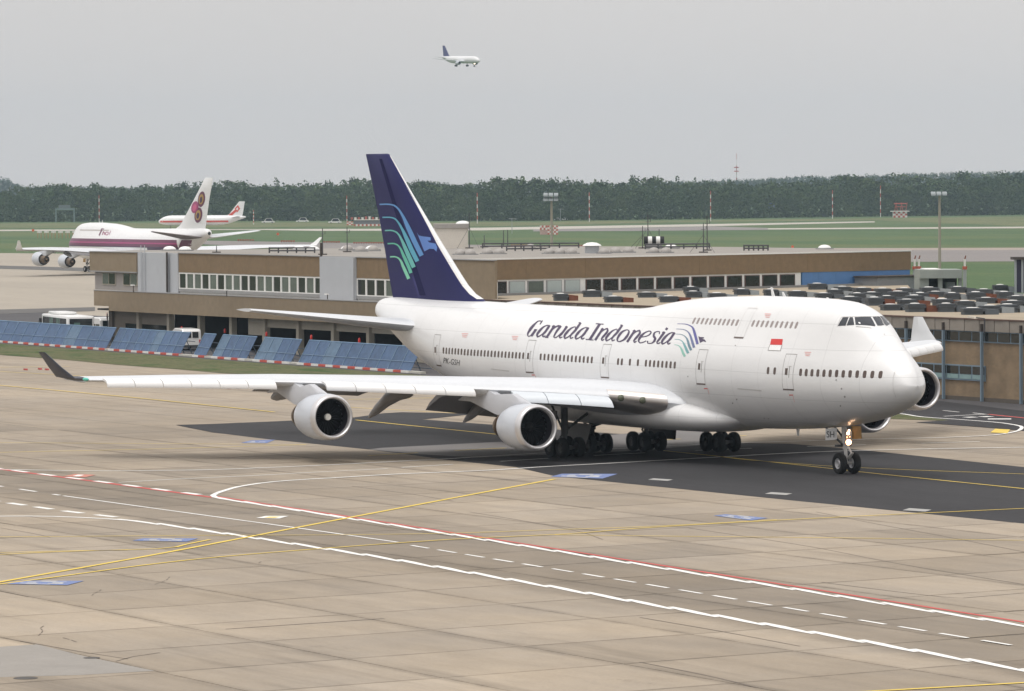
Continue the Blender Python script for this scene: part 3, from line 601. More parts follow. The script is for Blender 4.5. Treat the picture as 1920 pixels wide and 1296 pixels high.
class Caster:            # finds points of a thing's skin
    def __init__(s, mb, root): s.b = BVHTree.FromPolygons([Vector(v) for v in mb.v], mb.f); s.root = root
    def upd(s): s.m = s.root.matrix_world.copy(); s.i = s.m.inverted(); return s
    def px(s, x, y, off=.012):
        o = s.i @ Vector(CC); d = (s.i.to_3x3() @ Vector(ray(x, y))).normalized()
        h = s.b.ray_cast(o, d)
        if h[0] is None: return None
        n = h[1] if h[1].dot(d) < 0 else -h[1]
        return h[0]+n*off
    def side(s, st, z, off=.012, sgn=-1):
        h = s.b.ray_cast(Vector((-st, sgn*30, z)), Vector((0, -sgn, 0)))
        if h[0] is None: return None, None
        n = h[1] if h[1].y*sgn > 0 else -h[1]
        return h[0]+n*off, n
def decal(c, polys, name, mat, parent, off=.012, n_sub=1):
    """polys: lists of photo places (each a small convex polygon), laid on the skin"""
    m = MB()
    for k, poly in enumerate(polys):
        pts = [c.px(x, y, off+.0012*(k % 5)) for x, y in poly]
        if any(p is None for p in pts) or len(pts) < 3: continue
        m.add(pts, [tuple(range(len(pts)))])
    return m.build(name, mat, parent) if m.v else None
def stroke(pts, widths, n=10):
    """pen stroke through pts (smooth), half widths -> quads"""
    p = np.array(pts, float); L_ = np.r_[0, np.cumsum(np.hypot(*np.diff(p, axis=0).T))]
    X, Y = pchip(L_, p[:, 0]), pchip(L_, p[:, 1]); W = np.interp(np.linspace(0, L_[-1], n), np.linspace(0, L_[-1], len(widths)), widths)
    t = np.linspace(0, L_[-1], n); c = np.c_[X(t), Y(t)]; d = np.gradient(c, axis=0); d /= np.linalg.norm(d, axis=1)[:, None]+1e-9; nn = np.c_[-d[:, 1], d[:, 0]]
    a, b = c+nn*W[:, None], c-nn*W[:, None]
    return [[a[i], a[i+1], b[i+1], b[i]] for i in range(n-1)]
def side_patch(c, s0, s1, z0, z1, ns, nz, off, sgn=-1, slant=0):
    m = MB(); vs = []
    for i in range(ns+1):
        for j in range(nz+1):
            z = z0+(z1-z0)*j/nz; p, n = c.side(s0+(s1-s0)*i/ns+slant*(z-z0), z, off, sgn)
            if p is None: return None
            vs.append(p)
    fs = [(i*(nz+1)+j, (i+1)*(nz+1)+j, (i+1)*(nz+1)+j+1, i*(nz+1)+j+1) for i in range(ns) for j in range(nz)]
    if sgn > 0: fs = [tuple(reversed(f)) for f in fs]
    m.add(vs, fs); return m
# ------------------------------------------------------------------ the white jumbo in front
ROLLA = .01689
jet, fusm, finm = jumbo(ROLLA)
jet2 = copy_tree(jet)                     # its sister on the far apron, before any marks are put on
jet.rotation_euler = (ROLLA, 0, 0)
tag(jet, 'white jumbo jet with dark blue tail fin taxiing in the foreground', 'airliner')
bpy.context.view_layer.update()
ch = {o.name.split('.')[0]: o for o in jet.children}
fus, fin = ch['fuselage'], ch['fin']
CF = Caster(fusm, jet).upd(); CN = Caster(finm, jet).upd()
# cabin windows
def win_mesh(nm, w_, h, mat):
    m = MB(); pts = []
    for a in np.linspace(0, 2*math.pi, 12, endpoint=False):
        ca, sa = math.cos(a), math.sin(a); pts.append((w_/2*math.copysign(abs(ca)**.6, ca), h/2*math.copysign(abs(sa)**.6, sa), .006))
    m.add(pts+[(x*1.12, y*1.1, -.012) for x, y, z in pts], [tuple(range(12))]+[(i, 12+i, 12+(i+1) % 12, (i+1) % 12) for i in range(12)])
    return m.mesh(nm, mat)
wm1, wm2 = win_mesh('window', .25, .40, glass), win_mesh('window', .24, .42, glassu)
def put_window(s, z, me, parent=fus):
    for sgn in (-1, 1):
        p, n = CF.side(s, z, .004, sgn)
        if p is None: continue
        xa = Vector((0, 0, 1)).cross(n).normalized(); ya = n.cross(xa)
        link('window', me, parent, Matrix(((xa.x, ya.x, n.x, p.x), (xa.y, ya.y, n.y, p.y), (xa.z, ya.z, n.z, p.z), (0, 0, 0, 1))))
def s_of(px, py, z):                     # station of a photo place on the starboard skin
    p = CF.px(px, py); return -p.x
WZ = 5.96
for a, b, n in ((832, 982, 25), (1014.7, 1110.5, 14), (1212, 1266, 8), (1501, 1650, 13)):
    sa, sb = s_of(a, 650+(a-832)*.062 if a < 1300 else 699, 0), s_of(b, 650+(b-832)*.062 if b < 1300 else 705, 0)
    for s in np.linspace(sa, sb, n): put_window(s, WZ, wm1)
for x, y in ((1159, 677), (1166, 678), (1181, 680), (1196, 681), (1440, 696), (1452.5, 696)): put_window(s_of(x, y, 0), WZ, wm1)
for a, b, n in ((1301, 1381, 11), (1414, 1494, 10)):
    for s in np.linspace(s_of(a, 602, 0), s_of(b, 608, 0), n): put_window(s, 8.58, wm2)
# doors
def door(s, zlo, zhi, w_, big=True):
    for sgn in (-1, 1):
        q = side_patch(CF, s-w_/2, s+w_/2, zlo, zhi, 2, 6, .006, sgn)
        if not q: continue
        d = q.build('door', wpaint, fus, True)
        for (a, b, c, e) in ((s-w_/2, s-w_/2+.035, zlo, zhi), (s+w_/2-.035, s+w_/2, zlo, zhi), (s-w_/2+.03, s+w_/2-.03, zhi-.04, zhi)):
            q = side_patch(CF, a, b, c, e, 1, 6, .010, sgn)
            if q: q.build('outline', line if big else linel, d)
        q = side_patch(CF, s-w_/2, s+w_/2, zlo-.09, zlo, 1, 1, .012, sgn)
        if q: q.build('threshold', sill, d)
        if big:
            q = side_patch(CF, s+.02, s+.27, 5.77, 6.15, 1, 2, .014, sgn); q.build('window', glass, d)
            q = side_patch(CF, s-.16, s-.10, 5.62, 6.28, 1, 2, .016, sgn); q.build('handle', line, d)
            q = side_patch(CF, s-.3, s-.02, 6.24, 6.29, 1, 1, .016, sgn); q.build('handle', linel, d)
for s in (9.08, 18.9, 30.8, 40.75, 54.6): door(s, 4.97, 6.97, 1.07)
door(15.45, 7.78, 9.45, 1.1, False)
# marks round the doors
for px in ([(1480, 740), (1487, 740), (1487, 741.6), (1480, 741.6)], [(1320, 728), (1327, 728), (1327, 729.6), (1320, 729.6)], [(997, 702.5), (1003, 702.5), (1003, 704), (997, 704)]): decal(CF, [px], 'red_mark', rd, fus)
for x0, y0, x1, y1 in ((1486.5, 741, 1489.5, 754), (1327, 729, 1329.5, 739), (1003.5, 704, 1006, 712)): decal(CF, [[(x0, y0), (x0+.8, y0), (x1+.8, y1), (x1, y1)]], 'red_mark', rdl, fus)
for x, y in ((872, 629), (966, 634), (1515, 664), (1440, 592)):
    decal(CF, [[(x-6+(i*.8), y-4+i*3), (x+6-(i*1.4), y-4+i*3+.4), (x+6-(i*1.4), y-2.6+i*3+.4), (x-6+i*.8, y-2.6+i*3)] for i in range(3)], 'warning_text', rdl, fus)
for x, y, r_ in ((1568, 712.5, 1.3), (1578, 729, 1.5), (1584, 744, 1.6), (1576, 761, 1.3), (1381.5, 749, 1.3), (1374, 756, 1.2), (1290, 706, 1.1), (1379, 648, 1), (1433, 784, .8), (1441, 785, .8), (1658, 627, .8)): decal(CF, [[(x+r_*math.cos(a), y+r_*1.2*math.sin(a)) for a in np.linspace(0, 6.28, 8, endpoint=False)]], 'port', line, fus)
decal(CF, [[(1383, 728), (1428, 731.5), (1428, 734), (1383, 730)]], 'cargo_hinge', linel, fus); decal(CF, [[(921, 691), (955, 695), (955, 697), (921, 693)]], 'cargo_hinge', linel, fus)
# radome edge
pts = [(1690, 680.5), (1684, 687), (1679, 695), (1676, 704), (1674.5, 714), (1674.5, 724), (1676.5, 735), (1680, 745)]
decal(CF, stroke(pts, [.35]*8, 24), 'panel_line', linel, fus)
for pts in ([(1405, 577), (1250, 570)], [(1330, 640), (1380, 643), (1440, 648)]): pass
# nose flag
decal(CF, [[(1446.5, 635.5), (1457, 635.7), (1468, 636), (1466.5, 647), (1455, 646.8), (1444, 646.5)]], 'flag', rd, fus)
decal(CF, [[(1444, 647.2), (1466.3, 647.6), (1463.4, 658), (1440.5, 657)]], 'flag', M('decal_white', (.83, .83, .83), .4), fus, .014)
for q in ([(1440.2, 657), (1463.4, 658)], [(1444.2, 646.5), (1440.2, 657)], [(1466.6, 647), (1463.4, 658)]): decal(CF, stroke(q, [.45, .45], 4), 'flag', line, fus, .018)
# cockpit panes
panes = [[(1571.5, 611.5), (1575.5, 603.5), (1580.5, 595.5), (1586, 595.3), (1591.5, 595.3), (1588.5, 603), (1585.5, 611)],
         [(1587.5, 610.6), (1590.5, 603), (1593.5, 595.4), (1599.3, 595.4), (1600.8, 602), (1601.8, 609.5), (1595, 610)],
         [(1604.5, 609.6), (1603.6, 602.5), (1602.6, 595.2), (1618, 594.6), (1632.5, 594.6), (1637, 602), (1641.3, 610.8), (1640, 612.2), (1622, 610.3)],
         [(1645.3, 611), (1640.6, 602.5), (1636, 594.8), (1641.5, 594.5), (1646.5, 594.8), (1652, 602), (1657.5, 609.8), (1652, 610.8)]]
for k, pn in enumerate(panes):
    cx, cy = np.mean(pn, axis=0); polys = []
    q = [c for c in (CF.px(x, y, .02) for x, y in pn) if c is not None]
    cc = CF.px(cx, cy, .022)
    m = MB(); m.add(q+[cc], [(i, (i+1) % len(q), len(q)) for i in range(len(q))]); m.build('cockpit_window', cockg, fus)
    if k < 3: m.mirror().build('cockpit_window', cockg, fus)
decal(CF, stroke([(1605, 612.5), (1622, 614), (1634, 615.5)], [.4, .4, .3], 8), 'wiper', line, fus, .02); decal(CF, stroke([(1570, 612.5), (1580, 594.3), (1600, 594), (1633, 593.4), (1647, 593.5), (1659, 610.5)], [.4]*6, 30), 'window_frame', linel, fus, .016)
# ---- company title on the side: letters as pen strokes
def letter(ch):
    T, N = .085, .03; X = .68
    if ch == 'G': return [([(.62, .86), (.5, .97), (.33, .95), (.14, .72), (.06, .4), (.12, .1), (.3, .0), (.5, .08)], [.03, .035, .05, .09, .1, .07, .035, .03]), ([(.55, .42), (.53, .2), (.5, .03)], [.085, .085, .085]), ([(.4, .43), (.55, .43), (.68, .43)], [.03, .035, .03]), ([(.62, 1.0), (.62, .86), (.6, .76)], [.02, .035, .02])]
    if ch == 'a': return [([(.5, X), (.49, .35), (.47, .1), (.55, .02), (.66, .1)], [.075, .08, .08, .05, .02]), ([(.48, .55), (.38, .68), (.22, .6), (.09, .35), (.1, .1), (.2, .0), (.32, .08), (.45, .3)], [.03, .035, .06, .085, .08, .045, .03, .02])]
    if ch == 'd': return [([(.56, 1.0), (.53, .5), (.48, .1), (.56, .02), (.67, .1)], [.07, .08, .08, .05, .02]), ([(.49, .55), (.38, .68), (.22, .6), (.09, .35), (.1, .1), (.2, .0), (.32, .08), (.45, .3)], [.03, .035, .06, .085, .08, .045, .03, .02]), ([(.43, .985), (.56, 1.0)], [.02, .03])]
    if ch == 'r': return [([(.14, X), (.13, .3), (.12, .0)], [.08]*3), ([(.03, .62), (.15, .665)], [.02, .03]), ([(.15, .4), (.27, .62), (.38, .68), (.44, .60)], [.02, .04, .06, .075]), ([(.02, .0), (.22, .0)], [.025, .025])]
    if ch == 'u': return [([(.14, X), (.1, .25), (.15, .04), (.25, .01), (.38, .15), (.48, .4)], [.08, .08, .06, .04, .03, .02]), ([(.54, X), (.5, .25), (.48, .08), (.56, .01), (.66, .09)], [.075, .08, .075, .05, .02]), ([(.03, .64), (.15, .665)], [.02, .03]), ([(.43, .64), (.55, .665)], [.02, .03])]
    if ch == 'I': return [([(.2, 1.0), (.2, .5), (.2, .0)], [.09]*3), ([(.04, .985), (.36, .985)], [.03, .03]), ([(.04, .015), (.36, .015)], [.03, .03])]
    if ch == 'n': return [([(.14, X), (.13, .3), (.12, .0)], [.08]*3), ([(.03, .62), (.15, .665)], [.02, .03]), ([(.15, .4), (.3, .62), (.42, .68), (.53, .58), (.52, .3), (.5, .08), (.58, .01), (.67, .09)], [.02, .03, .045, .07, .08, .075, .05, .02])]
    if ch == 'o': return [([(.33, .68), (.17, .6), (.07, .33), (.13, .07), (.29, .0), (.45, .08), (.55, .35), (.49, .6), (.33, .68)], [.035, .06, .09, .07, .035, .06, .09, .07, .035])]
    if ch == 'e': return [([(.1, .31), (.3, .36), (.46, .48), (.47, .62), (.36, .68), (.2, .6), (.08, .36), (.11, .1), (.26, .0), (.42, .06), (.5, .14)], [.025, .03, .04, .05, .035, .05, .085, .08, .045, .03, .02])]
    if ch == 's': return [([(.46, .54), (.4, .67), (.26, .67), (.16, .55), (.22, .42), (.38, .3), (.43, .15), (.32, .01), (.16, .0), (.06, .13)], [.03, .03, .035, .06, .085, .09, .065, .035, .035, .045])]
    if ch == 'i': return [([(.18, X), (.15, .25), (.14, .06), (.22, .01), (.32, .09)], [.08, .08, .075, .05, .02]), ([(.07, .64), (.19, .665)], [.02, .03]), ([(.17, .86), (.2, .98)], [.075, .075])]
LX = [('G', 120, 190), ('a', 203, 290), ('r', 292, 370), ('u', 352, 445), ('d', 448, 540), ('a', 548, 640), ('I', 655, 745), ('n', 733, 820), ('d', 822, 915), ('o', 920, 1016), ('n', 1020, 1112), ('e', 1112, 1204), ('s', 1198, 1280), ('i', 1275, 1330), ('a', 1326, 1415)]
WDT = dict(G=.68, a=.62, r=.46, u=.64, d=.64, I=.4, n=.64, o=.62, e=.54, s=.5, i=.32)
for chh, a, b in LX:
    polys = []
    for pts, wds in letter(chh):
        sx = (b-a)/WDT[chh]/4.8
        def T(p):
            if chh not in 'GI' and p[1] < .72: p = (p[0], p[1]*1.09)
            X0 = 960+a/4.8+p[0]*sx*.97; base = 580+(243+(a-120)*.0575)/4.8+p[0]*sx*.075
            return (X0+p[1]*19.5, base-p[1]*30.5)
        pp = [T(p) for p in pts]; polys += stroke(pp, [max(w_, .034)*26 for w_ in wds], max(6, 3*len(pts)))
    decal(CF, polys, 'title_letter', ink, fus, .012)
# ---- bird emblem beside the title
cols = [(.10, .10, .30), (.13, .16, .30), (.13, .22, .28), (.16, .36, .38), (.26, .52, .44)]
feath = [([(1270, 607.3), (1283, 607.6), (1291, 609.5), (1299, 614.5), (1303, 626), (1308, 645.5)], [.4, .5, 1.0, 2.3, 2.5, 2.4]), ([(1268, 617), (1279, 617.6), (1287, 620), (1293.5, 627), (1297, 637), (1301.5, 652)], [.4, .5, .9, 1.9, 2.3, 2.3]),
         ([(1267, 626.5), (1276, 627), (1284, 630.5), (1289, 637), (1292, 647), (1296, 657)], [.4, .5, .9, 1.9, 2.3, 2.3]), ([(1265, 636.3), (1273, 636.8), (1280, 641), (1284, 648), (1287, 655), (1290.5, 662.5)], [.4, .5, .9, 2.0, 2.4, 2.4]),
         ([(1264.5, 646.3), (1271, 647.5), (1276, 651.5), (1279, 657), (1281.5, 663), (1284.5, 668.5)], [.4, .6, 1.2, 2.0, 2.2, 2.2])]
for (pts, wd), c in zip(feath, cols): decal(CF, stroke(pts, wd, 18), 'emblem_feather', M('feather_%d' % cols.index(c), c, .45, var=.04), fus)
decal(CF, [[(1309.5, 630.5), (1313, 632.2), (1320, 632.6), (1320.3, 634.6), (1316.2, 635.2), (1321.5, 637), (1323.7, 640), (1323.5, 641.8), (1319, 640), (1312.5, 643.2)]], 'emblem_head', ink, fus)
# ---- registration, drawn with the built-in font
def text_polys(txt):
    c = bpy.data.curves.new('t', 'FONT'); c.body = txt; c.resolution_u = 3; o = bpy.data.objects.new('t', c); COL.objects.link(o)
    bpy.context.view_layer.update(); dg = bpy.context.evaluated_depsgraph_get(); me = o.evaluated_get(dg).to_mesh()
    v = np.array([tuple(x.co)[:2] for x in me.vertices]); f = [list(p.vertices) for p in me.polygons]; o.evaluated_get(dg).to_mesh_clear()
    bpy.data.objects.remove(o); bpy.data.curves.remove(c)
    v -= v.min(0); v /= v.max(0); return [[v[i] for i in q] for q in f]
def text_decal(c, txt, o, u, v, name, mat, parent, off=.012):
    o, u, v = map(np.array, (o, u, v)); decal(c, [[tuple(o+u*p[0]+v*p[1]) for p in q] for q in text_polys(txt)], name, mat, parent, off)
text_decal(CF, 'PK-GSH', (831.5, 681), (30, 4.8), (1.2, -10.5), 'registration', ink2, fus)
# SH on the nose gear door
ngear = ch['nose_gear']; dr = [o for o in ngear.children if o.name.startswith('gear_door')]
m = MB()
for q in text_polys('SH'): m.add([(-8.52+p[0]*.42+.012, -(.835-p[0]*.257)-.035, 2.1+p[1]*.36) for p in q], [tuple(range(len(q)))])
m.build('registration', ink2, dr[0])
# ---- tail emblem
def fp(l): return [(690+x/4.319, 280+y/4.32) for x, y in l]
tc_ = [(.09, .26, .56), (.08, .36, .50), (.12, .45, .42), (.10, .46, .34), (.20, .58, .40)]
stripes = [([(95, 447), (150, 445), (200, 450), (240, 475), (275, 525), (330, 640), (385, 760), (437, 862)], [1.3, 1.3, 1.6, 2.6, 3.9, 4.3, 4.3, 4.2]), ([(118, 552), (170, 551), (215, 560), (245, 590), (275, 640), (320, 735), (360, 825), (402, 908)], [1.2, 1.2, 1.5, 2.3, 3.5, 4.0, 4.0, 3.8]),
           ([(138, 659), (185, 657), (225, 668), (250, 690), (275, 735), (310, 815), (345, 895), (373, 957)], [1.2, 1.2, 1.5, 2.2, 3.2, 3.7, 3.8, 3.7]), ([(160, 765), (205, 763), (235, 772), (262, 800), (285, 850), (310, 905), (332, 955), (350, 1003)], [1.2, 1.2, 1.4, 2.1, 2.8, 3.0, 3.0, 3.0]),
           ([(180, 872), (215, 870), (245, 880), (268, 905), (285, 945), (303, 985), (318, 1018), (332, 1050)], [1.2, 1.2, 1.4, 2.1, 2.7, 2.9, 2.9, 2.9])]
for k, (pts, wd) in enumerate(stripes): decal(CN, stroke(fp(pts), [w_*1.04 for w_ in wd], 26), 'emblem_feather', M('tail_feather_%d' % k, tc_[k], .4, var=.04), fin, .016)
decal(CN, [fp([(396, 670), (412, 698), (445, 706), (508, 714), (510, 740), (482, 741), (500, 756), (548, 764), (562, 795), (556, 830), (535, 808), (500, 806), (458, 828)])], 'emblem_head', M('tail_head', (.09, .20, .52), .4, var=.04), fin, .016)
for k in range(8): u, v = k/8, (k+1)/8; decal(CN, [[(711+76*u, 298+256*u), (716.5+82*u, 298+256*u), (716.5+82*v, 298+256*v), (711+76*v, 298+256*v)]], 'hinge_line', M('navy_crease_shade', (.0085, .008, .058), .6, spec=.12), fin, .010)  # shade of the rudder hinge crease, painted on as a darker navy band
decal(CN, [fp(q) for q in ([(355, 1030), (372, 1030), (432, 1200), (408, 1200)],)], 'hinge_line', M('navy_light', (.05, .05, .15), .6, spec=.1), fin, .012)
# blue winglets on the near side
for o in jet.children:
    if o.name.startswith('winglet') and o.data.vertices[0].co.y < 0:
        o.data = o.data.copy(); o.data.materials[0] = M('winglet_inner', (.035, .04, .06), .45, var=.25, scale=1.5)
        o['label'] = 'dark winglet with a faint green emblem'
        q = MB(); q.add([(-49.2, -32.0, 6.35), (-49.9, -32.0, 6.4), (-48.4, -31.72, 5.75), (-48.0, -31.66, 5.75)], [(0, 1, 2, 3)])
p = gz(0, 0, 100)
m = MB(); m.lathe([(-.4, .02), (-.2, .1), (.2, .12), (.5, .05)], (-46.3, -31.15, 5.42), (-1, 0, 0), 12); m.build('tip_light', M('tip_green', (.10, .55, .45), .2), [o for o in jet.children if o.name.startswith('winglet')][0], True)

for o in jet.children:
    if o.name.startswith('winglet') and o.data.vertices[0].co.y > 0: o.data = o.data.copy(); o.data.materials[0] = M('winglet_grey', (.45, .46, .47), .45, var=.05)
# ------------------------------------------------------------------ its sister far left
jet2.location = (-688.0, 229.8, 0.0); jet2.rotation_euler = (0, 0, R(180.3))
tag(jet2, 'white jumbo jet with purple stripe and petal emblem on its fin, far left', 'airliner')
bpy.context.view_layer.update()
ch2 = {o.name.split('.')[0]: o for o in jet2.children}; fus2, fin2 = ch2['fuselage'], ch2['fin']
for o in jet2.children:
    if o.name.startswith('tailplane') and o.data.vertices[0].co.y > 0: o.data = o.data.copy(); o.data.materials[0] = M('tailplane_brown', (.13, .11, .11), .5, var=.1)
fin2.data = fin2.data.copy(); fin2.data.materials[0] = wpaint
C2, C2N = Caster(fusm, jet2).upd(), Caster(finm, jet2).upd()
pur = M('stripe_purple', (.135, .03, .075), .4, var=.06); mag = M('stripe_magenta', (.34, .05, .16), .4, var=.06); purd = M('stripe_dark', (.06, .025, .065), .4, var=.06); gold = M('emblem_gold', (.42, .27, .08), .4, var=.1)
for z0, z1, mt in ((6.3, 6.9, pur), (6.02, 6.3, mag), (5.5, 6.02, pur), (5.3, 5.5, purd)):
    for sgn in (1,):
        q = side_patch(C2, 1.6, 58.5, z0, z1, 60, 2, .02, sgn)
        if q: q.build('side_stripe', mt, fus2, True)
q = side_patch(C2, 46, 58.5, 4.6, 5.3, 20, 3, .022, 1)
if q: q.build('side_stripe', purd, fus2, True)
q = side_patch(C2, 58.5, 62.0, 5.3, 6.9, 8, 3, .02, 1, 1.1)
if q: q.build('side_stripe', pur, fus2, True)
q = side_patch(C2, 9, 24, 8.45, 8.7, 20, 1, .02, 1)
if q: q.build('window_row', M('window_row', (.45, .42, .40), .5), fus2, True)
def tp(x, y): return (150+x/17.4545, 420+y/17.46)
for pts, wd in (([(630, 380), (680, 270), (720, 200)], [1.3, 1.2, 1.2]), ([(680, 215), (720, 165), (790, 170)], [.5, 1.0, .7]), ([(735, 360), (755, 300), (770, 245)], [.8, .8, .8]), ([(755, 290), (800, 275), (810, 360)], [.6, .7, .8]), ([(850, 360), (835, 310), (870, 270), (930, 270), (910, 360), (850, 365)], [.7]*6), ([(960, 350), (985, 285), (1010, 225)], [.6, .6, .4])):
    decal(C2, stroke([tp(*p) for p in pts], wd, 10), 'title_letter', pur if pts[0][0] < 700 else M('title_magenta', (.30, .06, .14), .4), fus2, .03)
def ell(cx, cy, a, b, rot, n=18):
    cx, cy = 280+cx/5.647, 310+cy/5.645; a /= 5.647; b /= 5.647; c, s = math.cos(R(rot)), math.sin(R(rot))
    return [(cx+a*math.cos(t)*c-b*math.sin(t)*s, cy+a*math.cos(t)*s+b*math.sin(t)*c) for t in np.linspace(0, 2*math.pi, n, endpoint=False)]
for k, (cx, cy, a, b, rot) in enumerate(((553, 360, 38, 84, 8), (486, 444, 56, 98, 14), (521, 528, 41, 82, 8))):
    decal(C2N, [ell(cx, cy, a, b, rot)], 'emblem_petal', pur, fin2, .02+.01*k); decal(C2N, [ell(cx-2, cy, a*.66, b*.66, rot)], 'emblem_petal', gold if k != 1 else mag, fin2, .05+.01*k); decal(C2N, [ell(cx-3, cy+6, a*.36, b*.4, rot)], 'emblem_petal', purd if k != 1 else M('petal_pink', (.55, .10, .22), .4), fin2, .08+.01*k)
decal(C2N, [ell(590, 150, 12, 16, 0, 8)], 'flag', pur, fin2, .02)
q = MB(); q.lathe([(0, .33), (.1, .3)], (-68.6, 0, 8.2), (-1, 0, 0), 16, cap1=True); q.build('exhaust', black, fus2)

# ------------------------------------------------------------------ twin-engined airliners
def twinjet(label, loc, rot, gear_down, finmat, stripe=None):
    root = empty('twin_jet', loc, 0, label, 'airliner'); root.rotation_euler = rot
    Rf = 1.98; rings = []
    for s, r_, zc in ((0, .05, 3.35), (.2, .5, 3.38), (.8, .95, 3.45), (1.8, 1.4, 3.6), (3, 1.72, 3.78), (4.5, 1.93, 3.88), (6, Rf, 3.9), (25, Rf, 3.9), (28, 1.88, 4.0), (31, 1.55, 4.3), (34, 1.0, 4.75), (36.5, .5, 5.1), (37.5, .2, 5.2)):
        rings.append([(-s, -r_*math.cos(a), zc+r_*1.04*math.sin(a)) for a in np.linspace(0, 2*math.pi, 28, endpoint=False)])
    fmb = MB(); fmb.loft(rings); fmb.f = [tuple(reversed(f)) for f in fmb.f]; fu = fmb.build('fuselage', wpaint, root, True, 60)
    m = MB()
    for a, b in ((-1.25, -.1), (.1, 1.25)): m.add([(-1.9-abs(a)*.5, a, 4.42), (-1.9-abs(b)*.5, b, 4.42), (-2.55-abs(b)*.4, b*.95, 4.85), (-2.55-abs(a)*.4, a*.95, 4.85)], [(0, 1, 2, 3)])
    m.v = [(x+.12, y, z+.1) for x, y, z in m.v]; m.build('cockpit_window', cockg, fu)
    for sg in (1, -1):
        q = flat_foil([((-11.6, -1.2*sg, 3.0), (-7.2, 0, -.2), (0, 0, .95)), ((-14.8, -6.2*sg, 3.5), (-4.2, 0, -.1), (0, 0, .5)), ((-20.4, -17*sg, 4.55), (-1.6, 0, 0), (0, 0, .18))])
        if sg < 0: q.f = [tuple(reversed(f)) for f in q.f]
        q.build('wing', wgrey, root, True, 50)
        q = flat_foil([((-31.2, -.6*sg, 4.9), (-3.9, 0, 0), (0, 0, .4)), ((-34.6, -6.2*sg, 5.5), (-1.4, 0, 0), (0, 0, .15))])
        if sg < 0: q.f = [tuple(reversed(f)) for f in q.f]
        q.build('tailplane', wgrey, root, True, 50)
        e = link('engine', None, root); e.location = (-11.2, -5.75*sg, 2.05)
        m = MB(); m.lathe([(.3, .8), (.05, .9), (0, .95), (.15, 1.05), (.8, 1.13), (2, 1.08), (3.2, .85)], (0, 0, 0), n=24); m.build('cowl', cowl, e, True)
        m = MB(); m.lathe([(.3, .8), (.9, .85), (.9, .02)], (0, 0, 0), n=24); m.build('fan_disc', black, e)
        m = MB(); m.lathe([(3.0, .7), (3.2, .62), (4.3, .4), (4.6, .05)], (0, 0, 0), n=20); m.build('core_cowl', corem, e, True)
        m = MB(); m.prism([(-12.2, -5.75*sg-.12, 3.0), (-16, -5.75*sg-.12, 2.9), (-16.5, -5.75*sg-.12, 3.35), (-14.2, -5.75*sg-.12, 3.45)], (0, .24, 0)); m.build('pylon', wgrey, root)
        if gear_down:
            gnode = link('main_gear', None, root)
            for dy in (-.46, .46): wheel(gnode, (-17.7, -3.8*sg+dy, .58), .58, .42)
            m = MB(); m.tube((-17.7, -3.8*sg, .58), (-17.5, -3.6*sg, 3.0), .16); m.tube((-17.7, -4.3*sg, .58), (-17.7, -3.3*sg, .58), .1); m.build('strut', gearm, gnode)
    fmesh = flat_foil([((-28.6, 0, 5.4), (-7.2, 0, 0), (0, .55, 0)), ((-30.4, 0, 6.4), (-5.8, 0, 0), (0, .5, 0)), ((-34.7, 0, 11.76), (-2.4, 0, 0), (0, .2, 0))]); fi = fmesh.build('fin', finmat, root, True, 50)
    if gear_down:
        gnode = link('nose_gear', None, root)
        for dy in (-.25, .25): wheel(gnode, (-5.1, dy, .4), .4, .25)
        m = MB(); m.tube((-5.1, 0, .4), (-5.2, 0, 2.1), .1); m.build('strut', gearm, gnode)
    return root, fu, fi, fmb, fmesh
tj1, f1, fi1, fb1, ff1 = twinjet('white airliner with a red stripe, partly hidden behind the purple-striped jumbo', (-1647.2, 660.6, 0), (0, 0, 4.12), True, wpaint)
bpy.context.view_layer.update(); c1, c1n = Caster(fb1, tj1).upd(), Caster(ff1, tj1).upd()
sgn = -1 if (tj1.matrix_world.inverted() @ Vector(CC)).y < 0 else 1
redst = M('stripe_red', (.60, .07, .04), .4, var=.06)
q = side_patch(c1, .9, 30.2, 3.0, 3.75, 40, 2, .03, sgn)
if q: q.build('side_stripe', redst, f1, True)
m = MB()
for yy in (-.32, .32): m.prism([(-30.0, yy, 5.95), (-31.7, yy, 5.95), (-35.2, yy*.7, 8.9), (-33.7, yy*.75, 8.9)], (0, .02 if yy > 0 else -.02, 0))
m.build('side_stripe', redst, fi1)
decal(c1, [[(280+x/5.647, 310+y/5.645) for x, y in q] for q in ([(740, 632), (800, 620), (800, 634), (740, 634)], [(800, 632), (848, 608), (830, 590), (790, 615)])], 'side_stripe', redst, f1, .04)
decal(c1n, [[(280+x/5.647, 310+y/5.645) for x, y in q] for q in ([(938, 420), (962, 460), (930, 500), (903, 458)],)], 'tail_emblem', redst, fi1, .05); decal(c1n, [[(280+x/5.647, 310+y/5.645) for x, y in q] for q in ([(935, 446), (946, 462), (930, 478), (918, 462)],)], 'tail_emblem', wpaint, fi1, .09)
blue2 = M('fin_blue', (.05, .05, .16), .4, var=.05)
tj2, f2_, fi2, fb2, ff2 = twinjet('white airliner with a blue fin flying over the forest, wheels down', (-2158.4, 1074.9, 84.5), (.01, .03, 6.41), True, blue2)
bpy.context.view_layer.update(); c2n = Caster(ff2, tj2).upd()
decal(c2n, [[(780+x/12+6*math.cos(t)/2.6, 70+y/12+6*math.sin(t)/2.2) for t in np.linspace(0, 6.28, 12, endpoint=False)] for x, y in ((612, 315),)], 'tail_emblem', M('emblem_orange', (.62, .30, .12), .4), fi2, .06)
m = MB(); m.lathe([(0, .02), (.05, .35), (.3, .3)], (-4.75, 0, 1.9), (-1, 0, 0), 14); m.build('landing_light', M('landing_lamp', (1, .9, .8), .3, emit=(1, .8, .6, 9)), [o for o in tj2.children if o.name.startswith('nose_gear')][0])
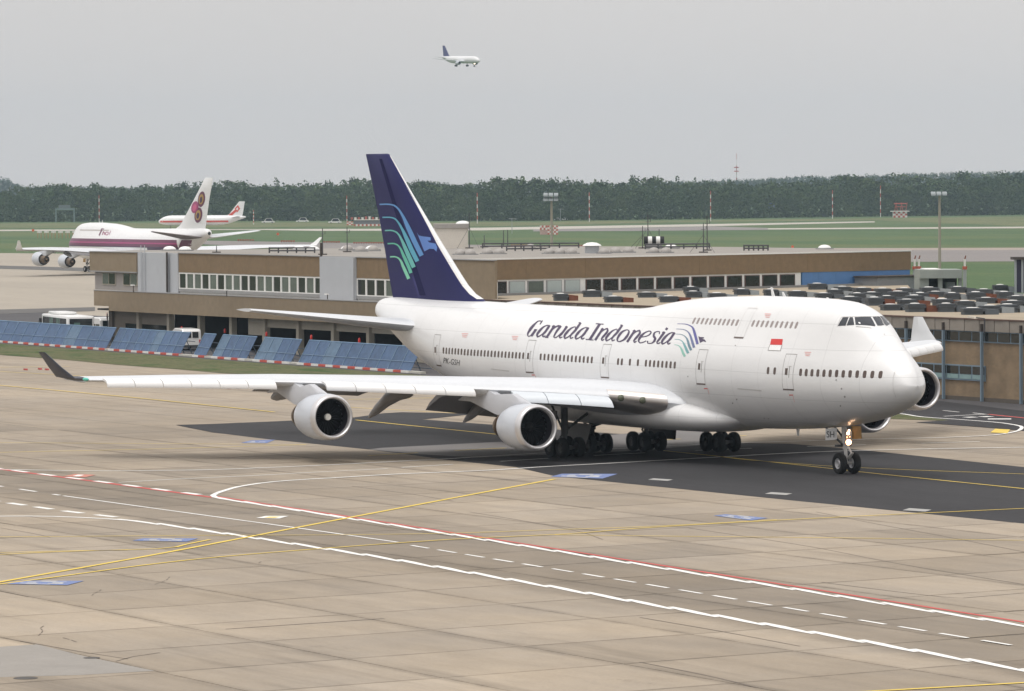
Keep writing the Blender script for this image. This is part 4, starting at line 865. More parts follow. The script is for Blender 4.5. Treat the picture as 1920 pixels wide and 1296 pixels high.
# ------------------------------------------------------------------ terminal building with two fronts
brown = M('panel_brown', (.215, .150, .085), .85, var=.16, scale=1.5, fine=22, bump=.5)
brownl = M('panel_brown_dusty', (.25, .195, .130), .85, var=.14, scale=1.2, fine=20, bump=.4)
greyw = M('panel_pale_grey', (.45, .47, .50), .7, var=.06, scale=.6)
beige = M('panel_beige', (.36, .33, .27), .75, var=.1, scale=.8)
whitew = M('frame_white', (.78, .78, .76), .6, var=.05, scale=.6)
paned = M('pane_dark', (.018, .020, .018), .12, var=.4, scale=.7); paneg = M('pane_green', (.10, .125, .105), .2, var=.3, scale=.5); paneb = M('pane_blind', (.40, .46, .45), .4, var=.08, scale=.6)
roofm = M('roof_gravel', (.27, .25, .225), .95, var=.2, scale=.25, fine=4); gutter = M('gutter_grey', (.30, .30, .30), .6, var=.1)
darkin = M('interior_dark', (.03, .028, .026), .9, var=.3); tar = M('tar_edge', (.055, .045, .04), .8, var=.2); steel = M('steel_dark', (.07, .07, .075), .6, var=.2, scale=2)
bldg = empty('terminal_building', (-210, 60, 0), 0, 'long brown two-storey terminal building with rows of white-framed windows', 'building')
OFF = Vector((210, -60, 0))
def bb(name, a, b, mat, parent=bldg):
    m = MB(); lo = [min(p, q) for p, q in zip(a, b)]; hi = [max(p, q) for p, q in zip(a, b)]; m.box(lo, hi)
    m.v = [(x+210, y-60, z) for x, y, z in m.v]; return m.build(name, mat, parent)
YB, YC, YF = 57.2, 58.1, 60.5
def X1(px, py, y): return gy(px, py, y)[0]
xa, xe = X1(176, 550, YB), -168.0
zlb, zlt = 3.47, 5.62
bb('lower_band', (xa+4.2, YB, zlb), (xe, YB+.35, zlt), brownl); bb('lower_band', (xa, YB+.003, 3.97), (xa+4.19, YB+.35, zlt), brownl)
bb('lower_roof', (xa, YB+.36, zlt-.22), (xe, YF+.3, zlt-.05), roofm); bb('roof_edge', (xa, YB-.04, zlt+.003), (xe, YB+.3, zlt+.09), gutter)
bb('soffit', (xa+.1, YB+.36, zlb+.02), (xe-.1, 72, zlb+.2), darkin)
# ground floor: columns, fill panels, open bays
cols_px = [258, 315, 372.5, 432, 494, 557.5, 623, 689, 757]
xc = [X1(p, 620, YC) for p in cols_px]
bb('column', (xa+2.0, YC, 0), (xa+2.9, YC+.5, 3.97), M('column_dark', (.10, .085, .07), .8))
for x in xc: bb('column', (x-.32, YC, 0), (x+.32, YC+.6, zlb), beige)
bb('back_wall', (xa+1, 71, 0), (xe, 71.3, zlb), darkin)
bb('wall_panel', (X1(208, 610, YC), YC+.3, 0), (xc[1]-.33, YC+.5, zlb-.01), M('wall_taupe', (.19, .165, .135), .8, var=.12, scale=.8))
for a, b in ((232, 256), (263, 312)):
    w_ = bb('window', (X1(a, 612, YC), YC+.2, 1.2), (X1(b, 612, YC), YC+.29, 2.15), paned); bb('sill', (X1(a, 612, YC)-.1, YC+.12, 1.1), (X1(b, 612, YC)+.1, YC+.29, 1.19), gutter, w_)
bb('fill_panel', (xc[3]+3.8, YC+.3, 1.7), (xc[4]-.33, YC+.5, zlb-.01), beige)
for i in range(4, 8): bb('fill_panel', (xc[i]+.33, YC+.3, 2.55), (xc[i+1]-.33, YC+.5, zlb-.01), beige)
bb('fill_panel', (xc[8]+.33, YC+.3, .0), (xe, YC+.5, zlb-.01), beige)
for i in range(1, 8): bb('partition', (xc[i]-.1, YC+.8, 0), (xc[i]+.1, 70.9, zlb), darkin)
# upper storey, front along the taxiway
zt0, zt1, zw0, zw1 = 7.78, 9.78, 6.02, 7.72
def xf(p): return X1(p, 500, YF)
cx0, cx1, cx2, cx3, cx4 = xf(176), xf(263.5), xf(335), xf(605), xf(668.5)
def fascia(a, b, y=YF, z0=zt0, z1=zt1, step=4.7, mat=brown):
    n = max(1, round(abs(b-a)/step))
    for i in range(n): bb('fascia_panel', (a+(b-a)*i/n+.01, y, z0), (a+(b-a)*(i+1)/n-.01, y+.3, z1), mat)
fascia(cx0, cx1, YF-.5, 7.68, 9.75, mat=brownl); fascia(cx2, cx3); fascia(cx4, xe-1.5)
bb('gutter', (cx0-.1, YF-.62, 7.56), (cx1+.1, YF-.45, 7.67), gutter)
bb('wall_panel', (cx0+.3, YF, zlt-.05), (cx1, YF+.3, 7.66), M('wall_grey_pink', (.36, .33, .31), .8, var=.06))
for a, b in ((193, 217), (232, 258)):
    w_ = bb('window', (xf(a)-.08, YF-.07, 6.1), (xf(b)+.08, YF-.005, 7.5), beige)
    n = 2
    for i in range(n): bb('pane', (xf(a)+(xf(b)-xf(a))*i/n+.12, YF-.10, 6.25), (xf(a)+(xf(b)-xf(a))*(i+1)/n-.12, YF-.072, 7.4), paneg if (i+a) % 2 else paned, w_)
bb('stair_core', (cx1+.02, YF-.35, zlt-.05), (xf(319), YF+.3, zt1+.02), greyw); bb('stair_core', (xf(319.5), YF-.1, zlt-.05), (cx2-.02, YF+.3, zt1), greyw)
bb('drain_pipe', (xf(319)+.02, YF-.5, zlt), (xf(319)+.22, YF-.36, zt1+.1), tar)
for xx in (272, 279): bb('ladder_rail', (xf(xx), YF-.52, zlt), (xf(xx)+.07, YF-.46, zt1+.8), greyw)
for i in range(12): bb('ladder_rung', (xf(272)+.071, YF-.51, 6+i*.36), (xf(279)-.001, YF-.47, 6.05+i*.36), greyw)
bb('stair_core', (cx3+.02, YF-.35, zlt-.05), (cx4-.02, YF+.3, zt1+.02), greyw); bb('drain_pipe', (cx3-.2, YF-.2, zlt), (cx3+.01, YF-.02, zt1+1.4), tar)
def windows(a, b, n, pattern, ydef=YF, frame=.17):
    bb('window_wall', (a, ydef+.12, zlt-.05), (b, ydef+.3, zt0-.005), whitew); bb('window_sill', (a, ydef-.04, zlt+.1), (b, ydef+.11, zw0-.01), gutter)
    for i in range(n):
        x0, x1 = a+(b-a)*i/n, a+(b-a)*(i+1)/n
        m = MB()
        for p, q in (((x0+.01, ydef, zw0), (x0+frame, ydef+.115, zw1)), ((x1-frame, ydef, zw0), (x1-.01, ydef+.115, zw1)), ((x0+frame, ydef+.002, zw1-.1), (x1-frame, ydef+.115, zw1)), ((x0+frame, ydef+.002, zw0), (x1-frame, ydef+.115, zw0+.1))): m.box(p, q)
        m.v = [(x+210, y-60, z) for x, y, z in m.v]; w_ = m.build('window', whitew, bldg)
        bb('pane', (x0+frame, ydef+.07, zw0+.1), (x1-frame, ydef+.10, zw1-.1), (paned, paneg, paneb)[pattern[i % len(pattern)]], w_)
windows(cx2, cx3, 18, [0, 1, 1, 0, 1, 0, 1, 1, 0, 0, 1, 1, 0, 1, 1, 0, 1, 0]); windows(cx4, xe-1.5, 14, [0, 0, 0, 1])
# second front, running away to the right
A_ = gz(873, 487, 9.78); B_ = gz(1708, 470, 9.78); LB = float(np.linalg.norm((B_-A_)[:2])); vB = (B_-A_)/np.linalg.norm(B_-A_); rzB = math.atan2(vB[1], vB[0])
MBt = Matrix.Translation(Vector((A_[0], A_[1], 0))-Vector((-210, 60, 0))) @ Matrix.Rotation(rzB, 4, 'Z')     # u along the front, v into the building (left of u)
nB = np.array([-vB[1], vB[0], 0]); kB = nB @ A_
def uB(px, py): return float((gp(px, py, nB, kB)-A_) @ vB)
def bu(name, a, b, mat, parent=bldg):
    m = MB(); lo = [min(p, q) for p, q in zip(a, b)]; hi = [max(p, q) for p, q in zip(a, b)]; m.box(lo, hi, MBt); return m.build(name, mat, parent)
nf = 8
for i in range(nf): bu('fascia_panel', (LB*i/nf+.01, 0, 7.78), (LB*(i+1)/nf-.01, .3, 9.7), brown)
bu('roof_edge', (0, -.06, 9.703), (LB, .32, 9.83), whitew)
uw = uB(1503, 520); bu('window_wall', (0, .12, 5.6), (uw, .3, 7.77), whitew); bu('window_sill', (0, -.06, 6.08), (uw, .11, 6.2), whitew)
ups = [(888.5, 914), (922.5, 949.5), (957, 984), (992, 1019), (1027, 1053), (1061, 1087)]+[(1101+33.1*i, 1126+33.1*i) for i in range(12)]
for k, (p, q) in enumerate(ups):
    u0, u1 = uB(p, 535), uB(q, 535); w_ = bu('window', (u0-.12, .05, 6.25), (u1+.12, .115, 7.62), M('frame_brown', (.10, .055, .045), .6) if k not in (2, 3, 4, 5) else gutter)
    bu('pane', (u0, .02, 6.35), (u1, .048, 7.55), paneb if k in (2, 4, 5) else paneg if k == 3 else paned, w_)
bluew = M('panel_blue', (.085, .20, .42), .6, var=.12, scale=.8)
for a, b in ((1505, 1536), (1536, 1568), (1568, 1600), (1600, 1655), (1655, 1707)): bu('blue_panel', (uB(a, 525)+.01, .05, 6.0), (uB(b, 525)-.01, .25, 7.77), bluew)
bu('window_sill', (uw+.003, -.1, 5.85), (LB, .1, 5.99), whitew)
ug0, ug1 = uB(1601, 527), uB(1716, 527); bu('annex', (ug0, -3.2, 5.7), (ug1, -.1, 7.15), M('annex_grey', (.20, .21, .22), .7, var=.12)); bu('annex_roof', (ug0-.2, -3.4, 7.153), (ug1+.3, -.08, 7.27), tar)
bu('duct', (ug1+.02, -3.0, 5.9), (ug1+1.8, -1.4, 6.6), tar); bu('duct', (ug1-.5, -3.2, 6.62), (ug1+2.2, -1.2, 7.1), M('duct_rust', (.12, .07, .05), .7, var=.3, scale=2))
# common roof
rp = [(cx0, YF+.31), (xe-1.5, YF+.31), tuple((A_+nB*.33+vB*.2)[:2]), tuple((B_+nB*.33)[:2])]+[tuple(gz(x, y, 9.72)[:2]) for x, y in ((1500, 465), (1300, 462.5), (1000, 461.5), (760, 463.5), (600, 466), (430, 468), (250, 469.3))]
m = MB(); m.prism([(x+210, y-60, 9.45) for x, y in rp], (0, 0, .27)); m.build('roof', roofm, bldg)
bb('roof_edge', (cx2, YF-.1, zt1+.003), (xe-1.5, YF+.25, zt1+.1), gutter); bb('roof_edge', (cx0, YF-.6, 9.755), (cx1, YF+.2, 9.84), gutter); bb('corner_wall', (xe-1.49, YF-.003, 5.6), (A_[0]-.2, YF+.25, 9.7), brownl)

# things standing on the roof
ZR = 9.72
domeg = M('dome_grey', (.33, .31, .29), .5, var=.15, scale=1); domew = M('dome_white', (.80, .80, .79), .35, var=.04)
def onroof(px, py): return gz(px, py, ZR)
def dome(px, py, wpx, hpx, mat, label, group):
    p = onroof(px, py); sc = pj(p)[2]/FPX; r_ = wpx*sc/2; h = hpx*sc*1.05
    root = empty('skylight_dome', p, 0, label, 'skylight', group)
    m = MB(); m.box((-r_, -r_, 0), (r_, r_, .12)); m.build('kerb', gutter, root)
    m = MB(); m.lathe([(.13+h*math.sin(t), r_*.96*math.cos(t)) for t in np.linspace(0, math.pi/2*.98, 9)], (0, 0, 0), (0, 0, 1), 24, cap1=True); m.build('dome', mat, root, True)
gd, gw = 'grey skylight domes on the terminal roof', 'white skylight domes on the terminal roof'
for x, y in ((652, 470), (676, 472), (700, 471), (758, 474), (863, 478), (882, 478), (914, 476.5), (936, 476.5), (1030, 476), (1050, 476), (1072, 476), (1132, 476), (1154, 474.5), (1178, 474), (1226, 474.5), (1249, 474.5), (995, 468)): dome(x, y, 22, 8, domeg, 'grey plastic skylight dome among others on the terminal roof', gd)
for x, y, lb in ((561, 469.5, 'white skylight dome left of the roof-edge pipe, outer one of a pair'), (587, 470, 'white skylight dome nearest the roof-edge pipe'), (651, 469, 'white skylight dome behind a thin roof mast'), (697, 469, 'white skylight dome just left of the blue fin'), (1258, 466.5, 'white skylight dome beside the black and white banded duct'), (1546, 467.5, 'lone white skylight dome at the right end of the terminal roof'), (318, 470, 'small white skylight dome below the far jumbo'), (347, 470.5, 'second small white skylight dome below the far jumbo')): dome(x, y, 25, 6, domew, lb, gw)
# roof masts and aerials
masts = [(605, 478, 428, 'tallest thin mast on the roof edge left of the pale stair core'), (651, 473, 426, 'thin roof mast in front of a white dome left of the blue fin'), (406, 474, 461, 'short stub mast above the terminal windows'), (944, 463, 432, 'short roof mast, left one of a close pair'), (952, 463, 431, 'short roof mast, right one of a close pair'), (908, 464, 441, 'small aerial right of the white roof hut'), (1205, 466, 424, 'roof mast with guy wires left of a taller aerial'), (1215, 466, 402, 'tall roof aerial left of the banded duct'), (1236, 466, 430, 'roof mast behind the banded duct'), (1319, 474, 418, 'roof mast with side arms near the terminal middle'), (1326, 470, 405, 'tall thin aerial beside the mast with arms'), (880, 466, 400, 'thin aerial before the white roof hut')]
for x, y0, y1, lb in masts:
    p = onroof(x, y0); sc = pj(p)[2]/FPX; h = (y0-y1)*sc
    root = empty('roof_mast', p, 0, lb, 'mast', 'aerials on the terminal roof')
    m = MB(); m.tube((0, 0, 0), (0, 0, h), .07, .04, 8); m.build('pole', steel, root)
    m = MB(); m.box((-.35, -.35, 0), (.35, .35, .12)); m.build('foot', tar, root)
    if h > 2.2:
        m = MB(); m.tube((-.5, 0, h*.78), (.5, 0, h*.78), .025, n=6); m.tube((.4, .1, h*.78), (.4, .1, h*.9), .03, n=6); m.build('cross_arm', steel, root)
    if y0 in (474, 466) and h > 2:
        m = MB(); m.tube((0, 0, h*.6), (-1.3, -.9, 0), .02, n=5); m.tube((0, 0, h*.6), (1.3, .6, 0), .02, n=5); m.build('guy_wire', steel, root)
# white hut on the roof
p = onroof(846, 466); sc = pj(p)[2]/FPX; hx = 62*sc/2
hut = empty('roof_hut', p, 0, 'pale windowless hut on the terminal roof right of the blue fin', 'hut')
def hb(n, a, b, mt, par=hut):
    m = MB(); m.box(a, b, Matrix.Rotation(YAW-math.pi/2, 4, 'Z')); return m.build(n, mt, par)
hb('wall', (-hx, 0, 0), (hx, 6, 38*sc), M('hut_cream', (.60, .56, .50), .8, var=.06)); hb('roof', (-hx-.15, -.15, 38*sc+.003), (hx+.15, 6.15, 46*sc), M('hut_trim', (.33, .31, .29), .7))
m = MB(); m.lathe([(46*sc+.35*math.sin(t), .8*math.cos(t)) for t in np.linspace(0, 1.5, 7)], (0, 0, 0), (0, 0, 1), 20, cap1=True); m.v = [(x, y+1.5, z) for x, y, z in m.v]; m.build('roof_dome', domew, hut, True)
# pipe racks
for k, (x0, x1, yy, lb) in enumerate(((905, 1085, 466, 'long dark pipe rack lying along the terminal roof behind'), (950, 1030, 471, 'shorter dark pipe rack in front of the long one'), (1210, 1330, 467.5, 'dark pipe run behind the banded duct'), (505, 590, 474.5, 'low dark pipe on the roof edge below the white domes'), (1395, 1440, 470, 'short dark grating near the right end of the roof'))):
    a, b = onroof(x0, yy), onroof(x1, yy-(1 if k < 3 else 0)); root = empty('pipe_rack', a, 0, lb, 'pipes'); d = Vector(b-a)
    for h in (.25, .55):
        m = MB(); m.tube((0, 0, h), (d.x, d.y, h), .08, n=8); m.build('pipe', steel, root)
    for u in np.linspace(0, 1, 6):
        m = MB(); m.box((d.x*u-.06, d.y*u-.06, 0), (d.x*u+.06, d.y*u+.06, .62)); m.build('post', steel, root)
p = onroof(1110, 475); root = empty('roof_fan', p, 0, 'grey drum fan with a white domed cap on the terminal roof', 'fan')
m = MB(); m.lathe([(0, .75), (.75, .75)], (0, 0, 0), (0, 0, 1), 24, cap1=True); m.build('drum', M('drum_grey', (.38, .40, .42), .5), root, True); m = MB(); m.lathe([(.78, 1.0), (.9, .9), (1.1, .5), (1.15, .02)], (0, 0, 0), (0, 0, 1), 24, cap0=True); m.build('cap', domew, root, True)
p = onroof(1226, 467); root = empty('banded_duct', p, YAW-math.pi/2, 'short black and white banded duct on the terminal roof', 'duct')
for i in range(5):
    m = MB(); m.tube((-1.1+i*.45, 0, .95), (-1.1+i*.45+.44, 0, .95), .45, n=16); m.build('band', whitew if i % 2 else black, root, True)
m = MB(); m.box((-.9, -.2, 0), (.9, .2, .55)); m.build('stand', gutter, root)
# small things on the lower roof ledge
for px, py, lb in ((532, 549, 'small grey cooling unit on the ledge below the terminal windows'),):
    p = gz(px, py+2, zlt); root = empty('cooling_unit', p, 0, lb, 'cooling unit'); m = MB(); m.box((-.5, -.35, 0), (.5, .35, .75)); m.build('casing', gutter, root); m = MB(); m.box((.15, -.40, .1), (.75, -.352, .68)); m.build('grille', black, root)
for px, py, yt, lb in ((538, 552, 504, 'slim lamp post on the ledge before the terminal windows'), (250, 548, 536, 'short bracket lamp at the left end of the ledge'), (425, 556, 545, 'short bracket lamp in the middle of the ledge'), (614, 562, 553, 'short bracket lamp below the right pale stair core')):
    p = gz(px, py, zlt); sc = pj(p)[2]/FPX; h = (py-yt)*sc; root = empty('ledge_lamp', p, 0, lb, 'lamp', 'lamps along the ledge')
    m = MB(); m.tube((0, 0, 0), (0, 0, h), .05, n=8); m.build('post', greyw if h > 1 else tar, root); m = MB(); m.box((-.5, -.12, h), (.15, .12, h+.12)); m.build('head', whitew, root)

# ------------------------------------------------------------------ low hall with roof vents on the right
hall = empty('maintenance_hall', (-90, 57.5, 0), 0, 'low brick hall with blue window frames and many roof vents', 'building')
YH = 57.5; ZE = 6.28
def hbx(name, a, b, mat, parent=hall):
    m = MB(); lo = [min(p, q) for p, q in zip(a, b)]; hi = [max(p, q) for p, q in zip(a, b)]; m.box(lo, hi); m.v = [(x+90, y-57.5, z) for x, y, z in m.v]; return m.build(name, mat, parent)
def brick_mat():
    m = bpy.data.materials.new('brick'); m.use_nodes = True; t = m.node_tree; n, l = t.nodes, t.links; b = n['Principled BSDF']; b.inputs['Roughness'].default_value = .9
    tc = n.new('ShaderNodeTexCoord'); mp = n.new('ShaderNodeMapping'); mp.inputs['Rotation'].default_value = (R(90), 0, 0); l.new(tc.outputs['Object'], mp.inputs[0])
    br = n.new('ShaderNodeTexBrick'); l.new(mp.outputs[0], br.inputs[0]); br.inputs['Color1'].default_value = (.235, .165, .098, 1); br.inputs['Color2'].default_value = (.195, .14, .085, 1); br.inputs['Mortar'].default_value = (.28, .22, .15, 1)
    br.inputs['Scale'].default_value = 1; br.inputs['Brick Width'].default_value = .25; br.inputs['Row Height'].default_value = .08; br.inputs['Mortar Size'].default_value = .008
    no = n.new('ShaderNodeTexNoise'); no.inputs['Scale'].default_value = .7; no.inputs['Detail'].default_value = 6; l.new(tc.outputs['Object'], no.inputs[0])
    r = n.new('ShaderNodeMapRange'); l.new(no.outputs[0], r.inputs[0]); r.inputs[1].default_value = .3; r.inputs[2].default_value = .7; r.inputs[3].default_value = .8; r.inputs[4].default_value = 1.2
    v = n.new('ShaderNodeVectorMath'); v.operation = 'SCALE'; l.new(br.outputs[0], v.inputs[0]); l.new(r.outputs[0], v.inputs['Scale']); l.new(v.outputs[0], b.inputs['Base Color']); return m
brick = brick_mat(); bframe = M('frame_blue', (.165, .23, .29), .55, var=.1, scale=1)
hx0, hx1 = -166.0, -42.0
hbx('brick_wall', (hx0, YH, -.05), (hx1, YH+.3, 5.42), brick); hbx('plinth', (hx0, YH-.1, -.05), (hx1, YH-.003, .28), M('plinth', (.10, .085, .07), .9, var=.2))
nfl = 118
for i in range(nfl): hbx('cladding_strip', (hx0+(hx1-hx0)*i/nfl+.02, YH-.28-(i % 2)*.04, 5.36), (hx0+(hx1-hx0)*(i+1)/nfl-.02, YH-.003, ZE-.06), M('cladding', (.25, .225, .195), .8, var=.12, scale=.7, obrand=.08))
hbx('roof_edge', (hx0, YH-.36, ZE-.055), (hx1, YH+.2, ZE+.05), M('edge_rust', (.10, .06, .045), .8, var=.2))
pillars = [X1(p, 660, YH) for p in (1637, 1707, 1777, 1848, 1919)]; stepx = pillars[2]-pillars[1]
pillars = [pillars[1]+stepx*k for k in range(-13, 9) if hx0 < pillars[1]+stepx*k < hx1]
for x in pillars: 
    hbx('pillar', (x-.085, YH-.5, 0), (x+.085, YH-.285, 5.35), bframe); hbx('pillar', (x-.09, YH-.5, 5.353), (x+.09, YH-.33, 5.95), tar)
for x0, x1 in zip(pillars, pillars[1:]):
    # upper strip of panes
    f = hbx('window', (x0, YH-.12, 4.50), (x1-.001, YH-.006, 5.355), bframe); n = 3
    for i in range(n): hbx('pane', (x0+(x1-x0)*i/n+.09, YH-.16, 4.60), (x0+(x1-x0)*(i+1)/n-.07, YH-.122, 5.27), paned, f)
    if x0 < X1(1800, 690, YH):
        f = hbx('window', (x0, YH-.12, 1.52), (x1-.001, YH-.006, 2.72), bframe)
        for i in range(n):
            hbx('pane', (x0+(x1-x0)*i/n+.12, YH-.16, 2.02), (x0+(x1-x0)*(i+1)/n-.08, YH-.122, 2.62), paned, f)
            hbx('apron_panel', (x0+(x1-x0)*i/n+.12, YH-.16, 1.64), (x0+(x1-x0)*(i+1)/n-.08, YH-.122, 1.98), M('spandrel_green', (.22, .33, .33), .5), f)
bk = gz(1990, 552, ZE); bk2 = gz(1712, 546.5, ZE)
rp = [(hx0, YH+.21), (hx1, YH+.21), (hx1, 100), (bk[0], bk[1]), (bk2[0], bk2[1]), tuple((A_+vB*(LB-1)-nB*.3)[:2]), tuple((A_+vB*1.0-nB*.4)[:2]), (hx0-3, 62)]
m = MB(); m.prism([(x+90, y-57.5, ZE-.25) for x, y in rp], (0, 0, .25)); m.build('roof', M('hall_roof', (.33, .275, .20), .95, var=.16, scale=.3, fine=5), hall)
bu('parapet', (.5, -1.0, 5.6), (LB*.9, -.55, 6.5), M('parapet_grey', (.22, .22, .22), .8, var=.15), bldg)
# roof vents
ventd = M('vent_grey', (.085, .10, .115), .6, var=.15, scale=2); ventl = M('vent_light', (.28, .31, .33), .5, var=.12, scale=2); ventr = M('vent_rust', (.16, .055, .03), .8, var=.4, scale=3); capw = M('vent_cap', (.62, .62, .60), .4, var=.05)
def vent_proto(kind):
    root = empty('roof_vent', (0, 0, 0))
    m = MB(); m.box((-.95, -.55, 0), (.35, .55, .30)); m.build('kerb', ventd, root)
    for z0, z1, g_ in ((.31, .42, .06), (.46, .57, .02)): m = MB(); m.box((-1.0-g_, -.6-g_, z0), (.42+g_, .6+g_, z1)); m.build('louvre', M('vent_louvre', (.058, .066, .075), .5, var=.12), root)
    m = MB(); m.box((-.95, -.55, .301), (.37, .55, .60)); m.build('core', ventd, root)
    m = MB(); m.lathe([(.625, .40), (.67, .34), (.69, .02)], (-.3, 0, 0), (0, 0, 1), 18); m.build('cap', capw, root, True)
    m = MB(); m.add([(.53, -.55, .0), (1.5, -.55, .0), (1.5, .55, .0), (.53, .55, .0), (.53, -.55, .52), (1.5, -.55, .44), (1.5, .55, .44), (.53, .55, .52)], [(0, 3, 2, 1), (4, 5, 6, 7), (0, 1, 5, 4), (1, 2, 6, 5), (2, 3, 7, 6), (3, 0, 4, 7)]); m.build('hood', (ventl, ventr, ventd)[kind], root)
    return root
protos = [vent_proto(k) for k in range(3)]; usedv = [False]*3
vlab = ['grey louvred vent with a pale side hood on the hall roof', 'grey louvred vent with a rusty side hood on the hall roof', 'grey louvred vent with a dark side hood on the hall roof']
vents = [(1056, 564, 1), (1115, 557, 0), (1155, 567, 1), (1218, 558, 0), (1260, 567, 1), (1300, 549, 0), (1305, 558, 0), (1395, 553, 0), (1500, 557, 0), (1538, 543, 0), (1612, 563, 0), (1645, 573, 1), (1622, 551, 1), (1660, 553, 1), (1707, 572, 1), (1720, 568, 0), (1730, 563, 1), (1722, 585, 1), (1773, 573, 1), (1815, 576, 0), (1748, 551, 0), (1850, 553, 0), (1855, 569, 1), (1862, 587, 0), (1905, 577, 2), (1910, 566, 0), (1800, 549, 2), (1880, 548, 0), (1570, 556, 0), (1585, 549, 2), (1450, 556, 0), (1350, 563, 0), (1690, 560, 0), (1668, 566, 2), (1790, 562, 0), (1835, 562, 1), (1760, 557, 2), (1888, 560, 0), (1640, 560, 2), (1830, 590, 2), (1780, 585, 2), (1896, 586, 0), (1676, 582, 2), (1600, 570, 2), (1550, 560, 2), (1700, 552, 2)]
for x, y, k in vents:
    o = protos[k] if not usedv[k] else copy_tree(protos[k]); usedv[k] = True
    p = gz(x, y, ZE); o.location = (p[0], p[1], ZE); o.rotation_euler = (0, 0, R(72)+random.uniform(-.06, .06)); o.scale = (random.uniform(.85, 1.15), random.uniform(.85, 1.2), random.uniform(.8, 1.15)); tag(o, vlab[k], 'roof vent', 'louvred vents on the hall roof')
# wall lamp and yard things at the hall
p = gy(1846, 600, YH-.6); root = empty('wall_lamp', p, 0, 'pale street lamp on an arm at the hall roof edge', 'lamp')
m = MB(); m.tube((0, 0, -1.0), (0, 0, .1), .06); m.tube((0, 0, .1), (.1, -.8, .2), .04); m.build('arm', steel, root); m = MB(); m.add([(-.9, -1.0, .18), (.1, -1.0, .1), (.1, -.7, .1), (-.9, -.7, .18), (-.9, -.98, .3), (.0, -.98, .27), (.0, -.72, .27), (-.9, -.72, .3)], [(0, 3, 2, 1), (4, 5, 6, 7), (0, 1, 5, 4), (1, 2, 6, 5), (2, 3, 7, 6), (3, 0, 4, 7)]); m.build('head', M('lamp_cream', (.55, .50, .42), .5), root)
p = gz(1764, 546, ZE); sc = pj(p)[2]/FPX; root = empty('concrete_shelter', p, YAW-math.pi/2, 'grey concrete shelter with two dark openings behind the hall roof', 'shelter')
cg = M('concrete_green_grey', (.27, .30, .28), .85, var=.12, scale=.8)
def cs(n, a, b, mt, par=root):
    m = MB(); m.box(a, b); return m.build(n, mt, par)
W_ = 80*sc; Hh = 40*sc
cs('roof', (-W_/2, -.3, Hh*.6), (W_/2, 6, Hh), cg); cs('roof_cap', (-W_/2+.6, -.2, Hh+.003), (0, 5.8, Hh+.08), whitew); cs('wall', (-W_/2, 0, -.3), (-W_*.28, 6, Hh*.6-.003), cg); cs('pier', (-W_*.06, 0, -.3), (W_*.04, .6, Hh*.6-.003), cg); cs('pier', (W_*.42, 0, -.3), (W_*.5, .6, Hh*.6-.003), cg); cs('back_wall', (-W_*.28, 5.5, -.3), (W_*.5, 6, Hh*.6-.003), darkin); cs('machine', (W_*.15, 1.2, -.2), (W_*.36, 2.4, Hh*.4), ventl)
p = gz(1914, 549, ZE); root = empty('steel_tower', p, YAW-math.pi/2, 'dark steel lift tower with pale rails at the right edge', 'tower')
sc = pj(p)[2]/FPX; h = 62*sc
for x in (-.5, .15, .8): cs('post', (x-.1, -.1, 0), (x+.1, .1, h), ventl, root)
cs('frame', (-.45, .12, 0), (1.2, 1.6, h-.003), M('tower_dark', (.035, .035, .07), .6), root); cs('cap', (-.8, -.3, h), (1.5, 1.8, h+.25), tar, root)

# ------------------------------------------------------------------ blast fences
fblue = M('fence_blue', (.072, .130, .240), .6, var=.32, scale=1.6, fine=14, alpha=.83, obrand=.12); fblue2 = M('fence_blue_pale', (.115, .19, .29), .6, var=.26, scale=1.6, fine=14, alpha=.8); fst = M('fence_steel', (.10, .14, .19), .6, var=.15)
kw, kr = M('kerb_white', (.74, .73, .70), .7, var=.1, scale=2), M('kerb_red', (.55, .10, .07), .7, var=.14, scale=2); kc = M('kerb_concrete', (.50, .49, .44), .8, var=.1)
units = [(-75, 199, 14, 'longest blue mesh blast fence at the left picture edge'), (206, 338, 9, 'long blue mesh blast fence left of the white van'), (364, 386, 1, 'narrowest blue mesh blast fence right of the white van'), (399, 462, 4, 'short blue mesh blast fence right of the narrowest one'), (477, 546, 4, 'short blue mesh blast fence left of the long right one'), (560, 770, 10, 'long blue mesh blast fence ending at the jet tail')]
def fpt(px): py = 643+(px)*(702-643)/790.; return gz(px, py-1.0)
